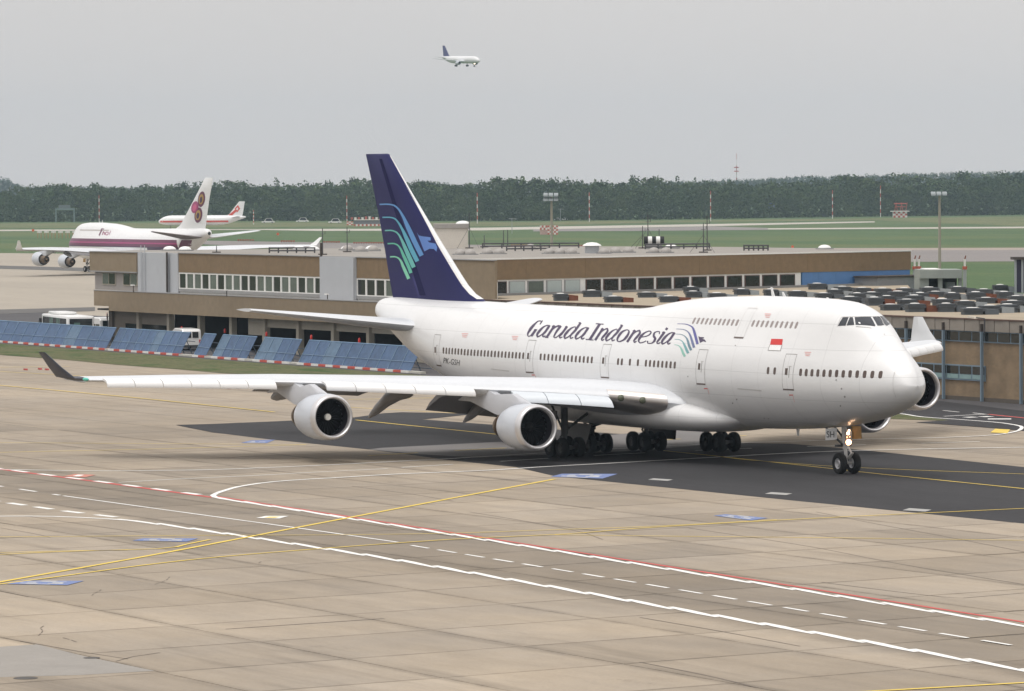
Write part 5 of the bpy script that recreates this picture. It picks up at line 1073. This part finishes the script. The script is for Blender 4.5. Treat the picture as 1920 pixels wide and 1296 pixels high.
for a, b, n, lb in units:
    A, B = Vector(fpt(a)), Vector(fpt(b)); d = B-A; root = empty('blast_fence', A, math.atan2(d.y, d.x), lb, 'blast fence', 'blue blast fences beside the grass verge'); ln = d.length
    for i in range(n):
        x0, x1 = ln*i/n+.02, ln*(i+1)/n-.02
        m = MB(); m.add([(x0, 0, .22), (x1, 0, .22), (x1, 1.15, 2.28), (x0, 1.15, 2.28), (x0, .03, .205), (x1, .03, .205), (x1, 1.18, 2.265), (x0, 1.18, 2.265)], [(0, 1, 2, 3), (7, 6, 5, 4), (0, 4, 5, 1), (1, 5, 6, 2), (2, 6, 7, 3), (3, 7, 4, 0)])
        m.build('mesh_panel', fblue2 if (i*7+n) % 10 == 4 or (n == 4 and i == 1 and a > 470) else fblue, root)
        m = MB(); m.tube((x0, -.02, .24), (x0, 1.10, 2.28), .026, n=6); m.build('seam_rail', M('seam_blue', (.22, .32, .44), .5), root); m = MB(); m.tube((x0, 1.2, 2.24), (x0, 2.2, 0), .05, n=6); m.tube((x0, .6, 1.3), (x0, 2.0, .5), .035, n=6); m.build('strut', fst, root)
    m = MB(); m.tube((0, 1.15, 2.3), (ln, 1.15, 2.3), .045, n=6); m.build('top_rail', M('rail_blue', (.20, .33, .50), .5), root); m = MB(); m.tube((0, .36, .98), (ln, .36, .98), .022, n=6); m.build('middle_rail', MATS['seam_blue'], root); m = MB(); m.tube((0, 1.6, 1.4), (ln, 1.6, 1.4), .04, n=6); m.tube((0, 2.05, .35), (ln, 2.05, .35), .04, n=6); m.build('back_rail', fst, root)
    nb = max(2, round(ln/1.6))
    for i in range(nb):
        m = MB(); m.box((ln*i/nb+.01, -.22, 0), (ln*(i+1)/nb-.01, .3, .2+.006*(i % 2))); m.build('kerb_block', kw if i % 2 == 0 else kr, root)
for a, b in ((199.5, 205.5), (338.5, 363.5), (386.5, 398.5), (462.5, 476.5), (546.5, 559.5), (770.5, 793)):
    A, B = Vector(fpt(a)), Vector(fpt(b)); d = B-A; o = None
    m = MB(); m.box((0, -.2, 0), (d.length, .3, .19)); o = m.build('kerb_block', kc); o.location = A; o.rotation_euler = (0, 0, math.atan2(d.y, d.x)); o.name = 'concrete_beam'
    tag(o, {199.5: 'bare concrete beam between the two longest blast fences', 338.5: 'bare concrete beam below the white van', 386.5: 'bare concrete beam right of the narrowest blast fence', 462.5: 'bare concrete beam between the two short blast fences', 546.5: 'bare concrete beam left of the long right blast fence', 770.5: 'bare concrete beam at the right end of the blast fences'}[a], 'beam', 'bare beams between the blast fences')
# red beacons on posts behind the fences
for x, y, lb in ((422, 622, 'red lamp on a post above the third fence gap'), (500, 628, 'red lamp on a post above the short right fence'), (584, 634, 'red lamp on a post above the left end of the long right fence'), (674, 640, 'red lamp on a post above the long right fence'), (766, 646, 'red lamp on a post next to the jet tail'), (341, 618, 'red lamp on a post before the white van')):
    q = gz(x, y+34); sc = pj(q)[2]/FPX; root = empty('beacon_post', q, 0, lb, 'beacon', 'red lamps behind the blast fences'); h = 34*sc
    m = MB(); m.tube((0, 0, 0), (0, 0, h-.1), .04, n=6); m.build('post', fst, root); m = MB(); m.lathe([(h-.12, .12), (h+.15, .13), (h+.3, .07), (h+.34, .01)], (0, 0, 0), (0, 0, 1), 12); m.build('lamp', M('beacon_red', (.6, .03, .02), .3), root, True)

# ------------------------------------------------------------------ vehicles in the yard
vw = M('vehicle_white', (.80, .80, .79), .3, var=.03, coat=.4); vg = M('vehicle_glass', (.02, .026, .028), .08, var=.3); vglow = M('glass_green', (.10, .19, .16), .15, var=.3); trim = M('vehicle_trim', (.05, .05, .05), .6); tail_l = M('tail_lamp', (.55, .03, .02), .3)
def rounded(m, a, b, r_=.15):
    x0, y0, z0 = a; x1, y1, z1 = b; rings = []
    for x, k in ((x0, r_), (x0+r_*.4, r_*.3), (x0+r_, 0), (x1-r_, 0), (x1-r_*.4, r_*.3), (x1, r_)):
        Y0, Y1, Z0, Z1 = y0+k, y1-k, z0+k*.3, z1-k; rr = r_*.8
        rings.append([(x, Y0+rr, Z0), (x, Y1-rr, Z0), (x, Y1, Z0+rr*.5), (x, Y1, Z1-rr), (x, Y1-rr*.3, Z1-rr*.3), (x, Y1-rr, Z1), (x, Y0+rr, Z1), (x, Y0+rr*.3, Z1-rr*.3), (x, Y0, Z1-rr), (x, Y0, Z0+rr*.5)])
    m.loft(rings); return m
def vwheel(parent, x, y, r_, wd=.25):
    m = MB(); m.lathe([(-wd/2, r_*.55), (-wd/2, r_*.92), (-wd*.4, r_), (wd*.4, r_), (wd/2, r_*.92), (wd/2, r_*.55)], (x, y, r_), (0, 1, 0), 20); o = m.build('wheel', tyre, parent, True); m = MB(); m.lathe([(-wd*.42, r_*.56), (wd*.42, r_*.56)], (x, y, r_), (0, 1, 0), 16, True, True); m.build('rim', hubm, o)
# apron bus: near corner (rear right) seen at 128,600
q = gz(152, 645); bus = empty('apron_bus', q, R(170), 'white apron bus with dark windows behind the leftmost fence', 'bus')
m = MB(); rounded(m, (-.0, -1.5, .35), (13.4, 1.5, 3.0), .2); m.build('body', vw, bus, True, 30)
for sgy in (-1, 1):
    for i in range(7): m = MB(); m.box((.5+i*1.75, sgy*1.505-.012, 1.35), (.5+i*1.75+1.65, sgy*1.505+.012, 2.72)); m.build('window', vg if i not in (2, 4) else vglow, bus)
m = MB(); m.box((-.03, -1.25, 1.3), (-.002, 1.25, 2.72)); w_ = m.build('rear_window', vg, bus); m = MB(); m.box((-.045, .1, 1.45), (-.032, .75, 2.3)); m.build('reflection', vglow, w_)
m = MB(); rounded(m, (6.6, -1.0, 3.01), (12.2, 1.0, 3.3), .12); m.build('roof_unit', vw, bus, True, 30); m = MB(); m.box((13.38, -1.2, 1.1), (13.42, 1.2, 2.7)); m.build('windscreen', vg, bus)
for xx, yy in ((2.6, -1.3), (2.6, 1.3), (10.6, -1.3), (10.6, 1.3)): vwheel(bus, xx, yy, .48)
for yy in (-1.3, 1.3): m = MB(); m.box((-.04, yy-.12, .8), (-.003, yy+.12, 1.25)); m.build('tail_lamp', tail_l, bus)
m = MB(); m.box((13.3, 1.5, 1.9), (13.5, 1.8, 2.5)); m.build('mirror', trim, bus)
def van(px, py, rz, label, big=True):
    q = gz(px, py); v = empty('van', q, rz, label, 'van')
    prof = [(0, .4), (0, 1.25), (.12, 1.95), (.35, 2.2), (3.2, 2.25), (3.9, 2.05), (4.55, 1.35), (5.2, 1.05), (5.3, .75), (5.3, .4)] if big else [(0, .35), (0, .95), (.35, 1.4), (.8, 1.48), (2.3, 1.48), (3.1, 1.0), (4.2, .9), (4.3, .6), (4.3, .35)]
    hwv = .98 if big else .85; m = MB(); rings = []
    for y, k in ((-hwv, .88), (-hwv*.93, .97), (-hwv*.8, 1), (hwv*.8, 1), (hwv*.93, .97), (hwv, .88)): rings.append([(x if 0 < x < 5 else x+(.05 if x == 0 else -.05)*(1-k)*4, y, .4+(z-.4)*(1-(1-k)*.35)) for x, z in prof])
    m.loft(rings); m.build('body', vw, v, True, 25)
    zt_ = 1.95 if big else 1.35; zb_ = 1.25 if big else .95; ln_ = (3.8 if big else 2.4)
    for sgy in (-1, 1):
        for a, b in ((.35, 1.5), (1.6, 2.6), (2.7, ln_)): m = MB(); m.prism([(a, sgy*hwv*.985, zb_), (b+(.25 if b == ln_ else 0), sgy*hwv*.985, zb_), (b, sgy*hwv*.97, zt_), (a, sgy*hwv*.97, zt_)], (0, sgy*.02, 0)); m.build('window', vg, v)
    for a, b in ((-.72*hwv, -.06), (.06, .72*hwv)): m = MB(); m.prism([(.0, a, zb_+.03), (.0, b, zb_+.03), (.07, b, zt_-.05), (.07, a, zt_-.05)], (-.03, 0, 0)); m.build('rear_window', vg, v)
    m = MB(); m.prism([(prof[-4][0]+.02, -hwv*.75, zb_+.1), (prof[-4][0]+.02, hwv*.75, zb_+.1), (prof[-5][0]+.06, hwv*.7, zt_), (prof[-5][0]+.06, -hwv*.7, zt_)], (.03, 0, .03)); m.build('windscreen', vg, v)
    for sgy in (-1, 1):
        m = MB(); m.box((-.03, sgy*hwv*.86-.08, .75), (.02, sgy*hwv*.86+.08, 1.1)); m.build('tail_lamp', tail_l, v)
        for xx in (.85, 4.1 if big else 3.4): vwheel(v, xx, sgy*hwv*.88, .33, .2)
    m = MB(); m.box((-.06, -hwv*.95, .35), (.0, hwv*.95, .55)); m.build('bumper', trim, v)
    return v
van(360, 657, R(172), 'white van parked before the open bays behind the fences')
van(312, 652, R(172), 'low white car mostly hidden behind the second fence', False); van(204, 633, R(178), 'white van partly hidden beside the bus under the building corner')
# yellow loading racks and crates in the bays
yl = M('rack_yellow', (.52, .36, .06), .6, var=.15)
for x, y, lb in ((640, 640, 'yellow steel rack in an open bay, left of two'), (672, 642, 'yellow steel rack in an open bay, right of two')):
    q = gy(x, y, 62.5); root = empty('yellow_rack', (q[0], 62.5, 0), 0, lb, 'rack', 'yellow racks in the bays')
    for xx in (-1, 1):
        for yy in (0, 1.2): m = MB(); m.box((xx-.06, yy-.06, 0), (xx+.06, yy+.06, 2.0)); m.build('post', yl, root)
    for z in (.9, 1.94): m = MB(); m.box((-1.1, -.1, z), (1.1, 1.3, z+.1)); m.build('shelf', yl, root)
q = gy(536, 628, 61.5); root = empty('crate_stack', (q[0], 61.5, 0), 0, 'pale crate on a stand in an open bay', 'crate'); m = MB(); m.box((-.6, -.4, 1.5), (.6, .6, 2.3)); m.build('crate', beige, root); m = MB(); m.box((-.5, -.3, 0), (.5, .5, 1.49)); m.build('stand', steel, root)
q = gz(202, 640); root = empty('traffic_sign', q, R(-30), 'round red traffic sign under the building corner', 'sign'); m = MB(); m.tube((0, 0, 0), (0, 0, 3.0), .04, n=8); m.build('post', steel, root); m = MB(); m.tube((0, -.03, 2.75), (0, -.06, 2.75), .42, n=20); m.build('plate', M('sign_red', (.45, .03, .04), .5), root)
for x, y, lb in ((75, 693, 'red chock beside its twin beyond the wing tip'), (48, 694, 'left red chock of the group beyond the wing tip'), (88, 694, 'right red chock of the group beyond the wing tip'), (429, 729, 'red chock below the outer wing, left one'), (446, 729, 'red chock below the outer wing, right one')):
    p = gz(x, y); m = MB(); m.prism([(-.34, -.1, .0), (.34, -.1, .0), (.26, -.1, .14), (-.26, -.1, .14)], (0, .2, 0)); o = m.build('wheel_chock', M('chock_red', (.40, .06, .05), .6, var=.15), None); o.location = p; tag(o, lb, 'chock', 'red chocks lying on the apron')
# ------------------------------------------------------------------ far field
def frame_at(px, py, z=0):
    p = gz(px, py, z); return p, pj(p)[2]/FPX
FZ = Matrix.Rotation(YAW-math.pi/2, 4, 'Z')          # x to the right of the view, y away from it
def far(name, px, py, label, cat, group=None):
    p, sc = frame_at(px, py); o = empty(name, p, YAW-math.pi/2, label, cat, group); return o, sc
def bx(name, a, b, mat, parent):
    m = MB(); m.box([min(p, q) for p, q in zip(a, b)], [max(p, q) for p, q in zip(a, b)]); return m.build(name, mat, parent)
pr, pw = M('mast_red', (.45, .10, .06), .6, var=.1), M('mast_white', (.72, .70, .66), .6, var=.05); galv = M('galvanised', (.34, .36, .36), .5, var=.1); cgm = M('gantry_green', (.17, .24, .22), .6)
ml = [(186, 416, 366), (421, 409, 368), (475.5, 421, 394), (650.5, 417, 367), (895, 419, 362), (1105, 416, 361), (1332.5, 415, 358), (1561, 410, 357), (1651, 407, 348)]
wd_ = ['leftmost', 'second', 'third', 'fourth', 'fifth', 'sixth', 'seventh', 'eighth', 'rightmost']
for k, (x, y0, y1) in enumerate(ml):
    o, sc = far('banded_mast', x, y0, 'red and white banded mast before the forest, %s%s' % (wd_[k], ' of the row' if k in (0, 8) else ' from the left'), 'mast', 'banded masts before the forest'); h = (y0-y1)*sc; n = 8
    for i in range(n): m = MB(); m.tube((0, 0, h*i/n), (0, 0, h*(i+1)/n), .22, n=6); m.build('band', pw if i % 2 == 0 else pr, o)
# floodlight masts
def flood(px, ptop, d, label, tiers):
    c = CC+ray(px, ptop)*d; h = c[2]; o = empty('floodlight_mast', (c[0], c[1], 0), YAW-math.pi/2, label, 'light mast', 'floodlight masts behind the terminal'); sc = d/FPX
    m = MB(); m.tube((0, 0, 0), (0, 0, h), .24, .16, 10); m.build('pole', M('mast_concrete', (.33, .30, .25), .7, var=.08), o, True)
    for t in range(tiers):
        z = h-t*.65; m = MB(); m.box((-1.2, -.15, z-.05), (1.2, .15, z+.05)); m.build('cross_arm', steel, o)
        for x in (-.85, -.1, .65): m = MB(); m.add([(x-.32, -.7, z-.12), (x+.32, -.7, z-.12), (x+.32, -.1, z+.2), (x-.32, -.1, z+.2), (x-.3, -.6, z+.12), (x+.3, -.6, z+.12), (x+.3, -.05, z+.4), (x-.3, -.05, z+.4)], [(0, 3, 2, 1), (4, 5, 6, 7), (0, 1, 5, 4), (1, 2, 6, 5), (2, 3, 7, 6), (3, 0, 4, 7)]); m.build('lamp', M('flood_house', (.25, .28, .29), .4), o)
flood(1761.5, 365, 640, 'grey floodlight mast with one lamp tier, right of the terminal', 1); flood(1034, 367, 690, 'grey floodlight mast with two lamp tiers behind the terminal roof', 2)
# gantry and signs
o, sc = far('sign_gantry', 122, 417, 'pale sign gantry standing before the forest at the left', 'gantry'); w_ = 34*sc; h = 26*sc
for x in (-w_/2, w_/2): bx('post', (x-.3, -.3, 0), (x+.3, .3, h), cgm, o)
bx('beam', (-w_/2-.4, -.4, h-.9), (w_/2+.4, .4, h+.1), cgm, o); bx('panel', (-w_*.35, -.6, h+.12), (w_*.3, -.4, h+1.8), M('sign_back', (.14, .17, .17), .6), o)
for px, py, y1, w0, lb in ((323, 413, 388, 26, 'blue sign board behind the red-striped airliner'), (1448, 408, 381, 15, 'blue sign board before the forest right of centre')):
    o, sc = far('sign_board', px, py, lb, 'sign', 'blue boards before the forest'); w_ = w0*sc; h = (py-y1)*sc
    for x in (-w_*.3, w_*.3): bx('post', (x-.12, -.1, 0), (x+.12, .1, h*.5), galv, o)
    bx('board', (-w_/2, -.25, h*.45), (w_/2, -.11, h), M('board_blue', (.07, .14, .42), .5), o)
    for k in range(3): bx('mark', (-w_*.35+k*w_*.25, -.30, h*.6), (-w_*.22+k*w_*.25, -.255, h*.85), M('board_mark', (.35, .42, .62), .5), o)
# radar hut, localiser house, checker hut
def checker(o, x0, x1, y, z0, z1, nx, nz, nm='square'):
    for i in range(nx):
        for j in range(nz): bx(nm, (x0+(x1-x0)*i/nx, y-.08, z0+(z1-z0)*j/nz), (x0+(x1-x0)*(i+1)/nx-.02, y-.003, z0+(z1-z0)*(j+1)/nz-.02), pr if (i+j) % 2 == 0 else pw, o)
o, sc = far('radar_hut', 1688, 408, 'red and white radar hut with an aerial frame before the forest', 'hut'); w_ = 26*sc
bx('wall', (-w_/2, 0, 0), (w_/2, 5, 11*sc), pw, o); checker(o, -w_/2, w_/2, 0, 0, 11*sc, 6, 3); bx('balcony', (-w_*.66, -.8, 11*sc), (w_*.66, 5.5, 12.5*sc), pw, o)
m = MB()
for i in range(5): x = -w_*.4+i*w_*.2; m.tube((x, 0, 12.5*sc), (x+.8*(-1)**i, 0, 28*sc), .14, n=5)
m.tube((-w_*.45, 0, 26*sc), (w_*.45, 0, 26*sc), .3, n=6); m.tube((-w_*.4, 0, 20*sc), (w_*.4, 0, 20*sc), .16, n=6); m.build('aerial_frame', pr, o)
o, sc = far('localiser_array', 683, 424, 'low red and white localiser building left of the blue fin', 'building'); w_ = 66*sc
bx('wall', (-w_*.3, 0, 3.5*sc), (w_/2, 4, 11*sc), M('array_grey', (.16, .17, .18), .7), o); checker(o, -w_*.3, w_/2, 0, 0, 3.5*sc, 14, 1); checker(o, -w_/2, -w_*.32, .0, 2*sc, 9*sc, 3, 3); bx('roof', (-w_*.3, -.3, 11*sc+.003), (w_/2, 4.3, 12.2*sc), pw, o)
for i in range(9): bx('aerial', (-w_*.38+i*w_*.1, -.2, 12.3*sc), (-w_*.35+i*w_*.1+.5, .2, 16.5*sc+(1.5 if i in (4, 5) else 0)*sc), pw if i % 2 else pr, o)
o, sc = far('checker_hut', 1029.5, 440, 'small red and white checkered hut on the grass behind the terminal', 'hut'); w_ = 34*sc
bx('wall', (-w_/2, 0, 0), (w_/2, 3, 17*sc), M('hut_pink', (.45, .30, .26), .7), o); checker(o, -w_*.08, w_/2, 0, 0, 17*sc, 5, 5); checker(o, -w_/2, -w_*.1, 0, 9*sc, 17*sc, 4, 2)
# white approach boards with orange posts, left
for i in range(6):
    x = 74+i*13.2; o, sc = far('marker_board', x, 447, 'white marker board on orange posts, %s from the left' % wd_[i] if i else 'white marker board on orange posts, leftmost of the row', 'marker', 'marker boards on the grass')
    bx('board', (-4.2*sc, -.1, 10.2*sc), (4.2*sc, .1, 13.6*sc), pw, o)
    for s in (-1, 1): bx('post', (s*3*sc-.08, -.08, 0), (s*3*sc+.08, .08, 10.5*sc), M('post_orange', (.42, .16, .06), .7), o)
for x, y, lb in ((62, 436, 'orange flag marker at the left end of the marker boards'), (521, 443, 'orange disc marker on the grass above the terminal'), (1486, 467, 'orange disc marker behind the terminal roof')):
    o, sc = far('orange_marker', x, y, lb, 'marker'); bx('post', (-.08, -.08, 0), (.08, .08, 4*sc), galv, o); m = MB(); m.tube((0, -.1, 4*sc), (0, .1, 4*sc), 2.6*sc, n=14); m.build('disc', M('marker_orange', (.62, .12, .04), .6), o)
# row of small red frangible lights along the taxiway
k = 0
for x0, x1, y in ((447, 475, 451), (528, 553, 453), (608, 636, 454.5), (664, 722, 456), (960, 1000, 461), (1072, 1098, 461.5)):
    for x in np.arange(x0, x1, 4.6):
        o, sc = far('edge_light', x, y+1.5, 'tiny red edge light in the taxiway row behind the terminal', 'light', 'edge lights along the taxiway'); bx('stem', (-.1, -.1, 0), (.1, .1, 1.2*sc), steel, o); bx('head', (-.28, -.28, 1.2*sc), (.28, .28, 3.6*sc), M('edge_red', (.35, .09, .06), .6), o)
# windsock-like thin lamps and poles
for x, y0, y1, lb in ((960, 438, 410, 'thin white pole with a side arm left of the checker hut'), (1051, 414, 392, 'thin pale lamp pole before the forest'), (1360, 404, 385, 'thin white pole left of the blue board')):
    o, sc = far('thin_pole', x, y0, lb, 'pole'); h = (y0-y1)*sc; m = MB(); m.tube((0, 0, 0), (0, 0, h), .12, n=6); m.build('pole', galv, o); m = MB(); m.tube((-1.2, 0, h), (1.8, 0, h-.2), .1, n=6); m.build('arm', galv, o)
# far vehicles
def farcar(px, py, label, big=False):
    o, sc = far('car', px, py, label, 'car'); ln = 4.4 if not big else 6.5; hgt = 1.45 if not big else 2.4
    prof = [(-ln/2, .35), (-ln/2, .85), (-ln*.3, 1.0), (-ln*.15, hgt), (ln*.25, hgt), (ln*.4, .95), (ln/2, .85), (ln/2, .35)]; m = MB(); m.prism([(x, -.85, z) for x, z in prof], (0, 1.7, 0)); m.build('body', vw, o)
    m = MB(); m.prism([(-ln*.24, -.87, 1.0), (ln*.36, -.87, 1.0), (ln*.23, -.87, hgt-.12), (-ln*.13, -.87, hgt-.12)], (0, .015, 0)); m.build('window', vg, o)
    for x in (-ln*.3, ln*.3): vwheel(o, x, -.8, .33); vwheel(o, x, .8, .33)
farcar(503, 418.5, 'white car driving before the forest right of the red-striped airliner', True); farcar(628, 419, 'white car before the forest, left of the localiser building', True); farcar(1047, 413.5, 'left white car near the thin lamp pole'); farcar(1057, 413.5, 'right white car near the thin lamp pole'); farcar(567, 417, 'grey-white van in the meadow between two white cars', True)
# far lattice tower above the trees
d = 5600; p = CC+ray(1381, 330)*d; top = (CC+ray(1381, 288)*d)[2]
o = empty('lattice_tower', (p[0], p[1], 0), YAW-math.pi/2, 'thin red and white radio tower above the trees', 'tower')
for i in range(8):
    z0, z1 = top*i/8, top*(i+1)/8; m = MB(); r_ = 3.2*(1-i/8)+.35; m.tube((0, 0, z0), (0, 0, z1), .9*(1-i/10), n=6); m.build('section', pr if i % 2 else pw, o)
for z in (top*.62, top*.7): m = MB(); m.lathe([(z, .6), (z, 3.0), (z+1.2, 3.0), (z+1.2, .6)], (0, 0, 0), (0, 0, 1), 12); m.build('platform', pr, o)
# blow-over marker cones near the shelter
for x, y, lb in ((1715, 501, 'left white pole with a red foot beside the concrete shelter'), (1723, 501, 'second white pole with a red foot beside the concrete shelter'), (1809, 501, 'white pole with a red foot right of the concrete shelter')):
    p = CC+ray(x, y)*520; hz = p[2]; o = empty('marker_pole', (p[0], p[1], 0), YAW-math.pi/2, lb, 'pole', 'white poles behind the hall'); m = MB(); m.tube((0, 0, 0), (0, 0, hz+.1), .2, n=8); m.build('post', galv, o); m = MB(); m.tube((0, 0, hz+.1), (0, 0, hz+.85), .11, n=8); m.build('tube', pw, o); m = MB(); m.tube((0, 0, hz-.25), (0, 0, hz+.09), .26, n=10); m.build('foot', pr, o); m = MB(); m.tube((0, 0, hz+.86), (.12, 0, hz+1.25), .07, n=8); m.build('tip', M('tip_rust', (.22, .08, .05), .6), o)

# ------------------------------------------------------------------ forest
def leafm(name, a, b, c):
    m = bpy.data.materials.new(name); m.use_nodes = True; t = m.node_tree; n, l = t.nodes, t.links; bs = n['Principled BSDF']; bs.inputs['Roughness'].default_value = .8; bs.inputs['Specular IOR Level'].default_value = .2
    g = n.new('ShaderNodeNewGeometry'); no = n.new('ShaderNodeTexNoise'); no.inputs['Scale'].default_value = .07; no.inputs['Detail'].default_value = 3; l.new(g.outputs['Position'], no.inputs[0])
    ad = n.new('ShaderNodeMath'); ad.operation = 'MULTIPLY_ADD'; l.new(g.outputs['Random Per Island'], ad.inputs[0]); ad.inputs[1].default_value = .35; l.new(no.outputs[0], ad.inputs[2])
    r = n.new('ShaderNodeValToRGB'); l.new(ad.outputs[0], r.inputs[0]); e = r.color_ramp.elements; e[0].position, e[0].color = .45, (*a, 1); e[1].position, e[1].color = .9, (*c, 1); q = e.new(.68); q.color = (*b, 1)
    l.new(r.outputs[0], bs.inputs['Base Color']); return m
leaf = leafm('forest_leaves', (.032, .062, .022), (.048, .085, .028), (.080, .115, .038)); bark = M('bark', (.06, .045, .035), .9)
def proto_tree(kind, seed):
    """unit tree (height 1): clumps of leaf quads on a trunk with limbs"""
    r_ = np.random.default_rng(seed); V = []; F = []
    def quadl(c, s):
        a = r_.normal(size=3); a /= np.linalg.norm(a); b = np.cross(a, r_.normal(size=3)); b /= np.linalg.norm(b)+1e-9; k = len(V)
        V.extend([c-a*s-b*s*.6, c+a*s-b*s*.6, c+a*s+b*s*.6, c-a*s+b*s*.6]); F.append((k, k+1, k+2, k+3))
    if kind == 'broad':
        for _ in range(9):
            th = r_.uniform(0, 6.28); cz = r_.uniform(.45, .9); rad = .20*math.sqrt(max(.05, 1-((cz-.6)/.38)**2)); c0 = np.array([rad*math.cos(th), rad*math.sin(th), cz]); R0 = r_.uniform(.09, .15)
            for _ in range(25): d = r_.normal(size=3); d /= np.linalg.norm(d); quadl(c0+d*R0*r_.uniform(.6, 1.05)*np.array([1, 1, .8]), r_.uniform(.015, .032))
        for _ in range(26): quadl(np.array([r_.normal()*.13, r_.normal()*.13, r_.uniform(.0, .55)]), .045)
    else:
        for z in np.linspace(.15, .97, 15):
            rr_ = .17*(1-z)**.8+.012
            for _ in range(int(4+rr_*60)): th = r_.uniform(0, 6.28); q = rr_*r_.uniform(.5, 1.05); quadl(np.array([q*math.cos(th), q*math.sin(th), z-q*.35+r_.normal()*.012]), r_.uniform(.016, .032))
    return np.array(V), np.array(F)
PR = [proto_tree('broad', i) for i in range(6)]+[proto_tree('fir', 20+i) for i in range(3)]
def forest(name, spots, label, mat):
    V, F, k = [], [], 0; TV, TF = [], []
    for (x, y, h, wdt, kind) in spots:
        v, f = PR[kind]; a = rng.uniform(0, 6.28); c, s = math.cos(a), math.sin(a)
        w3 = np.c_[(v[:, 0]*c-v[:, 1]*s)*h*wdt+x, (v[:, 0]*s+v[:, 1]*c)*h*wdt+y, v[:, 2]*h]; V.append(w3); F.append(f+k); k += len(v)
    V = np.concatenate(V); F = np.concatenate(F)
    me = bpy.data.meshes.new(name); me.vertices.add(len(V)); me.vertices.foreach_set('co', V.ravel().astype(np.float32)); me.loops.add(F.size); me.loops.foreach_set('vertex_index', F.ravel().astype(np.int32))
    me.polygons.add(len(F)); me.polygons.foreach_set('loop_start', np.arange(0, F.size, 4, dtype=np.int32)); me.polygons.foreach_set('loop_total', np.full(len(F), 4, dtype=np.int32)); me.update(); me.materials.append(mat)
    o = link(name, me); tag(o, label, 'forest', kind='stuff'); print(name, len(F)); return o
base = pchip([-700, 0, 400, 900, 1300, 1500, 1920, 2700], [421, 417, 414.5, 414.5, 411, 408, 403, 395]); topy = pchip([-700, 0, 60, 300, 400, 700, 900, 1200, 1400, 1600, 1920, 2700], [350, 350, 347, 346, 341, 339, 338, 335, 340, 335, 326, 315])
sp_ = []
for row, (back, hf) in enumerate(((-3, .16), (0, .38), (6, .55), (14, .72), (24, .86), (36, .97), (50, 1.0), (68, 1.0))):
    x = -420.0
    while x < 2340:
        p0 = gz(x, float(base(x))); D = pj(p0)[2]; hmax = (float(base(x))-float(topy(x)))*D/FPX
        q = p0+np.array([_f[0], _f[1], 0])*(back+rng.uniform(-3, 3)); h = hmax*hf*rng.uniform(.88, 1.06)*(1+.06*math.sin(x*.021+row)+.05*math.sin(x*.057+row*2))
        kd = int(rng.integers(0, 6)) if rng.random() > (.05 if 900 < x < 1500 else .03) else int(rng.integers(6, 9))
        big = 1.35 if rng.random() < .1 else 1.0; sp_.append((q[0], q[1], h*(1.05 if kd > 5 else 1)*(1.07 if big > 1 else 1), big*rng.uniform(.85, 1.25)*(1.15 if hf < .6 else 1), kd)); x += rng.uniform(3.6, 6.0)*FPX/D
forest('forest', sp_, 'broad dark green forest edge closing the airfield', leaf)
sp_ = []
tf = pchip([-600, -40, 0, 14, 30, 60, 300, 700, 1100, 1350, 1500, 1700, 1920, 2600], [334, 332, 331, 333, 341, 348, 350, 345, 342, 336, 329, 324, 320, 312])
for back, hf in ((0, .96), (40, 1.0)):
    x = -420.0
    while x < 2340:
        D = 5000+back; c = CC+ray(x, 350)*D; h = ((CC+ray(x, float(tf(x)))*D)[2])*hf*rng.uniform(.93, 1.04); sp_.append((c[0], c[1], max(h, 8), rng.uniform(.6, .8), int(rng.integers(0, 6)))); x += rng.uniform(4, 7)
forest('far_forest', sp_, 'hazy far forest ridge showing above the nearer trees', leaf)
# tall weeds and shrubs along the forest foot
# ------------------------------------------------------------------ haze
hz = MB(); p0 = CC; rt = np.array([math.sin(YAW), -math.cos(YAW)]); fw = np.array([math.cos(YAW), math.sin(YAW)])
c4 = [CC[:2]+fw*a+rt*b for a, b in ((-250, -1600), (-250, 1600), (5600+150, 1600), (5600+150, -1600))]
hz.add([(x, y, -2.5) for x, y in c4]+[(x, y, 125) for x, y in c4], [(0, 1, 2, 3), (7, 6, 5, 4), (0, 4, 5, 1), (1, 5, 6, 2), (2, 6, 7, 3), (3, 7, 4, 0)])
hm = bpy.data.materials.new('haze'); hm.use_nodes = True; nn_ = hm.node_tree.nodes; nn_.clear(); ou = nn_.new('ShaderNodeOutputMaterial'); pv = nn_.new('ShaderNodeVolumePrincipled')
pv.inputs['Color'].default_value = (.66, .84, 1.0, 1); pv.inputs['Density'].default_value = HAZE; pv.inputs['Anisotropy'].default_value = 0.2; hm.node_tree.links.new(pv.outputs[0], ou.inputs['Volume'])
import bmesh
_b = bmesh.new(); _me = hz.mesh('haze', hm); _b.from_mesh(_me); bmesh.ops.recalc_face_normals(_b, faces=_b.faces[:]); _b.to_mesh(_me); _b.free()
ho = link('haze', _me); tag(ho, 'thin bluish haze over the whole airfield', 'haze', kind='stuff')
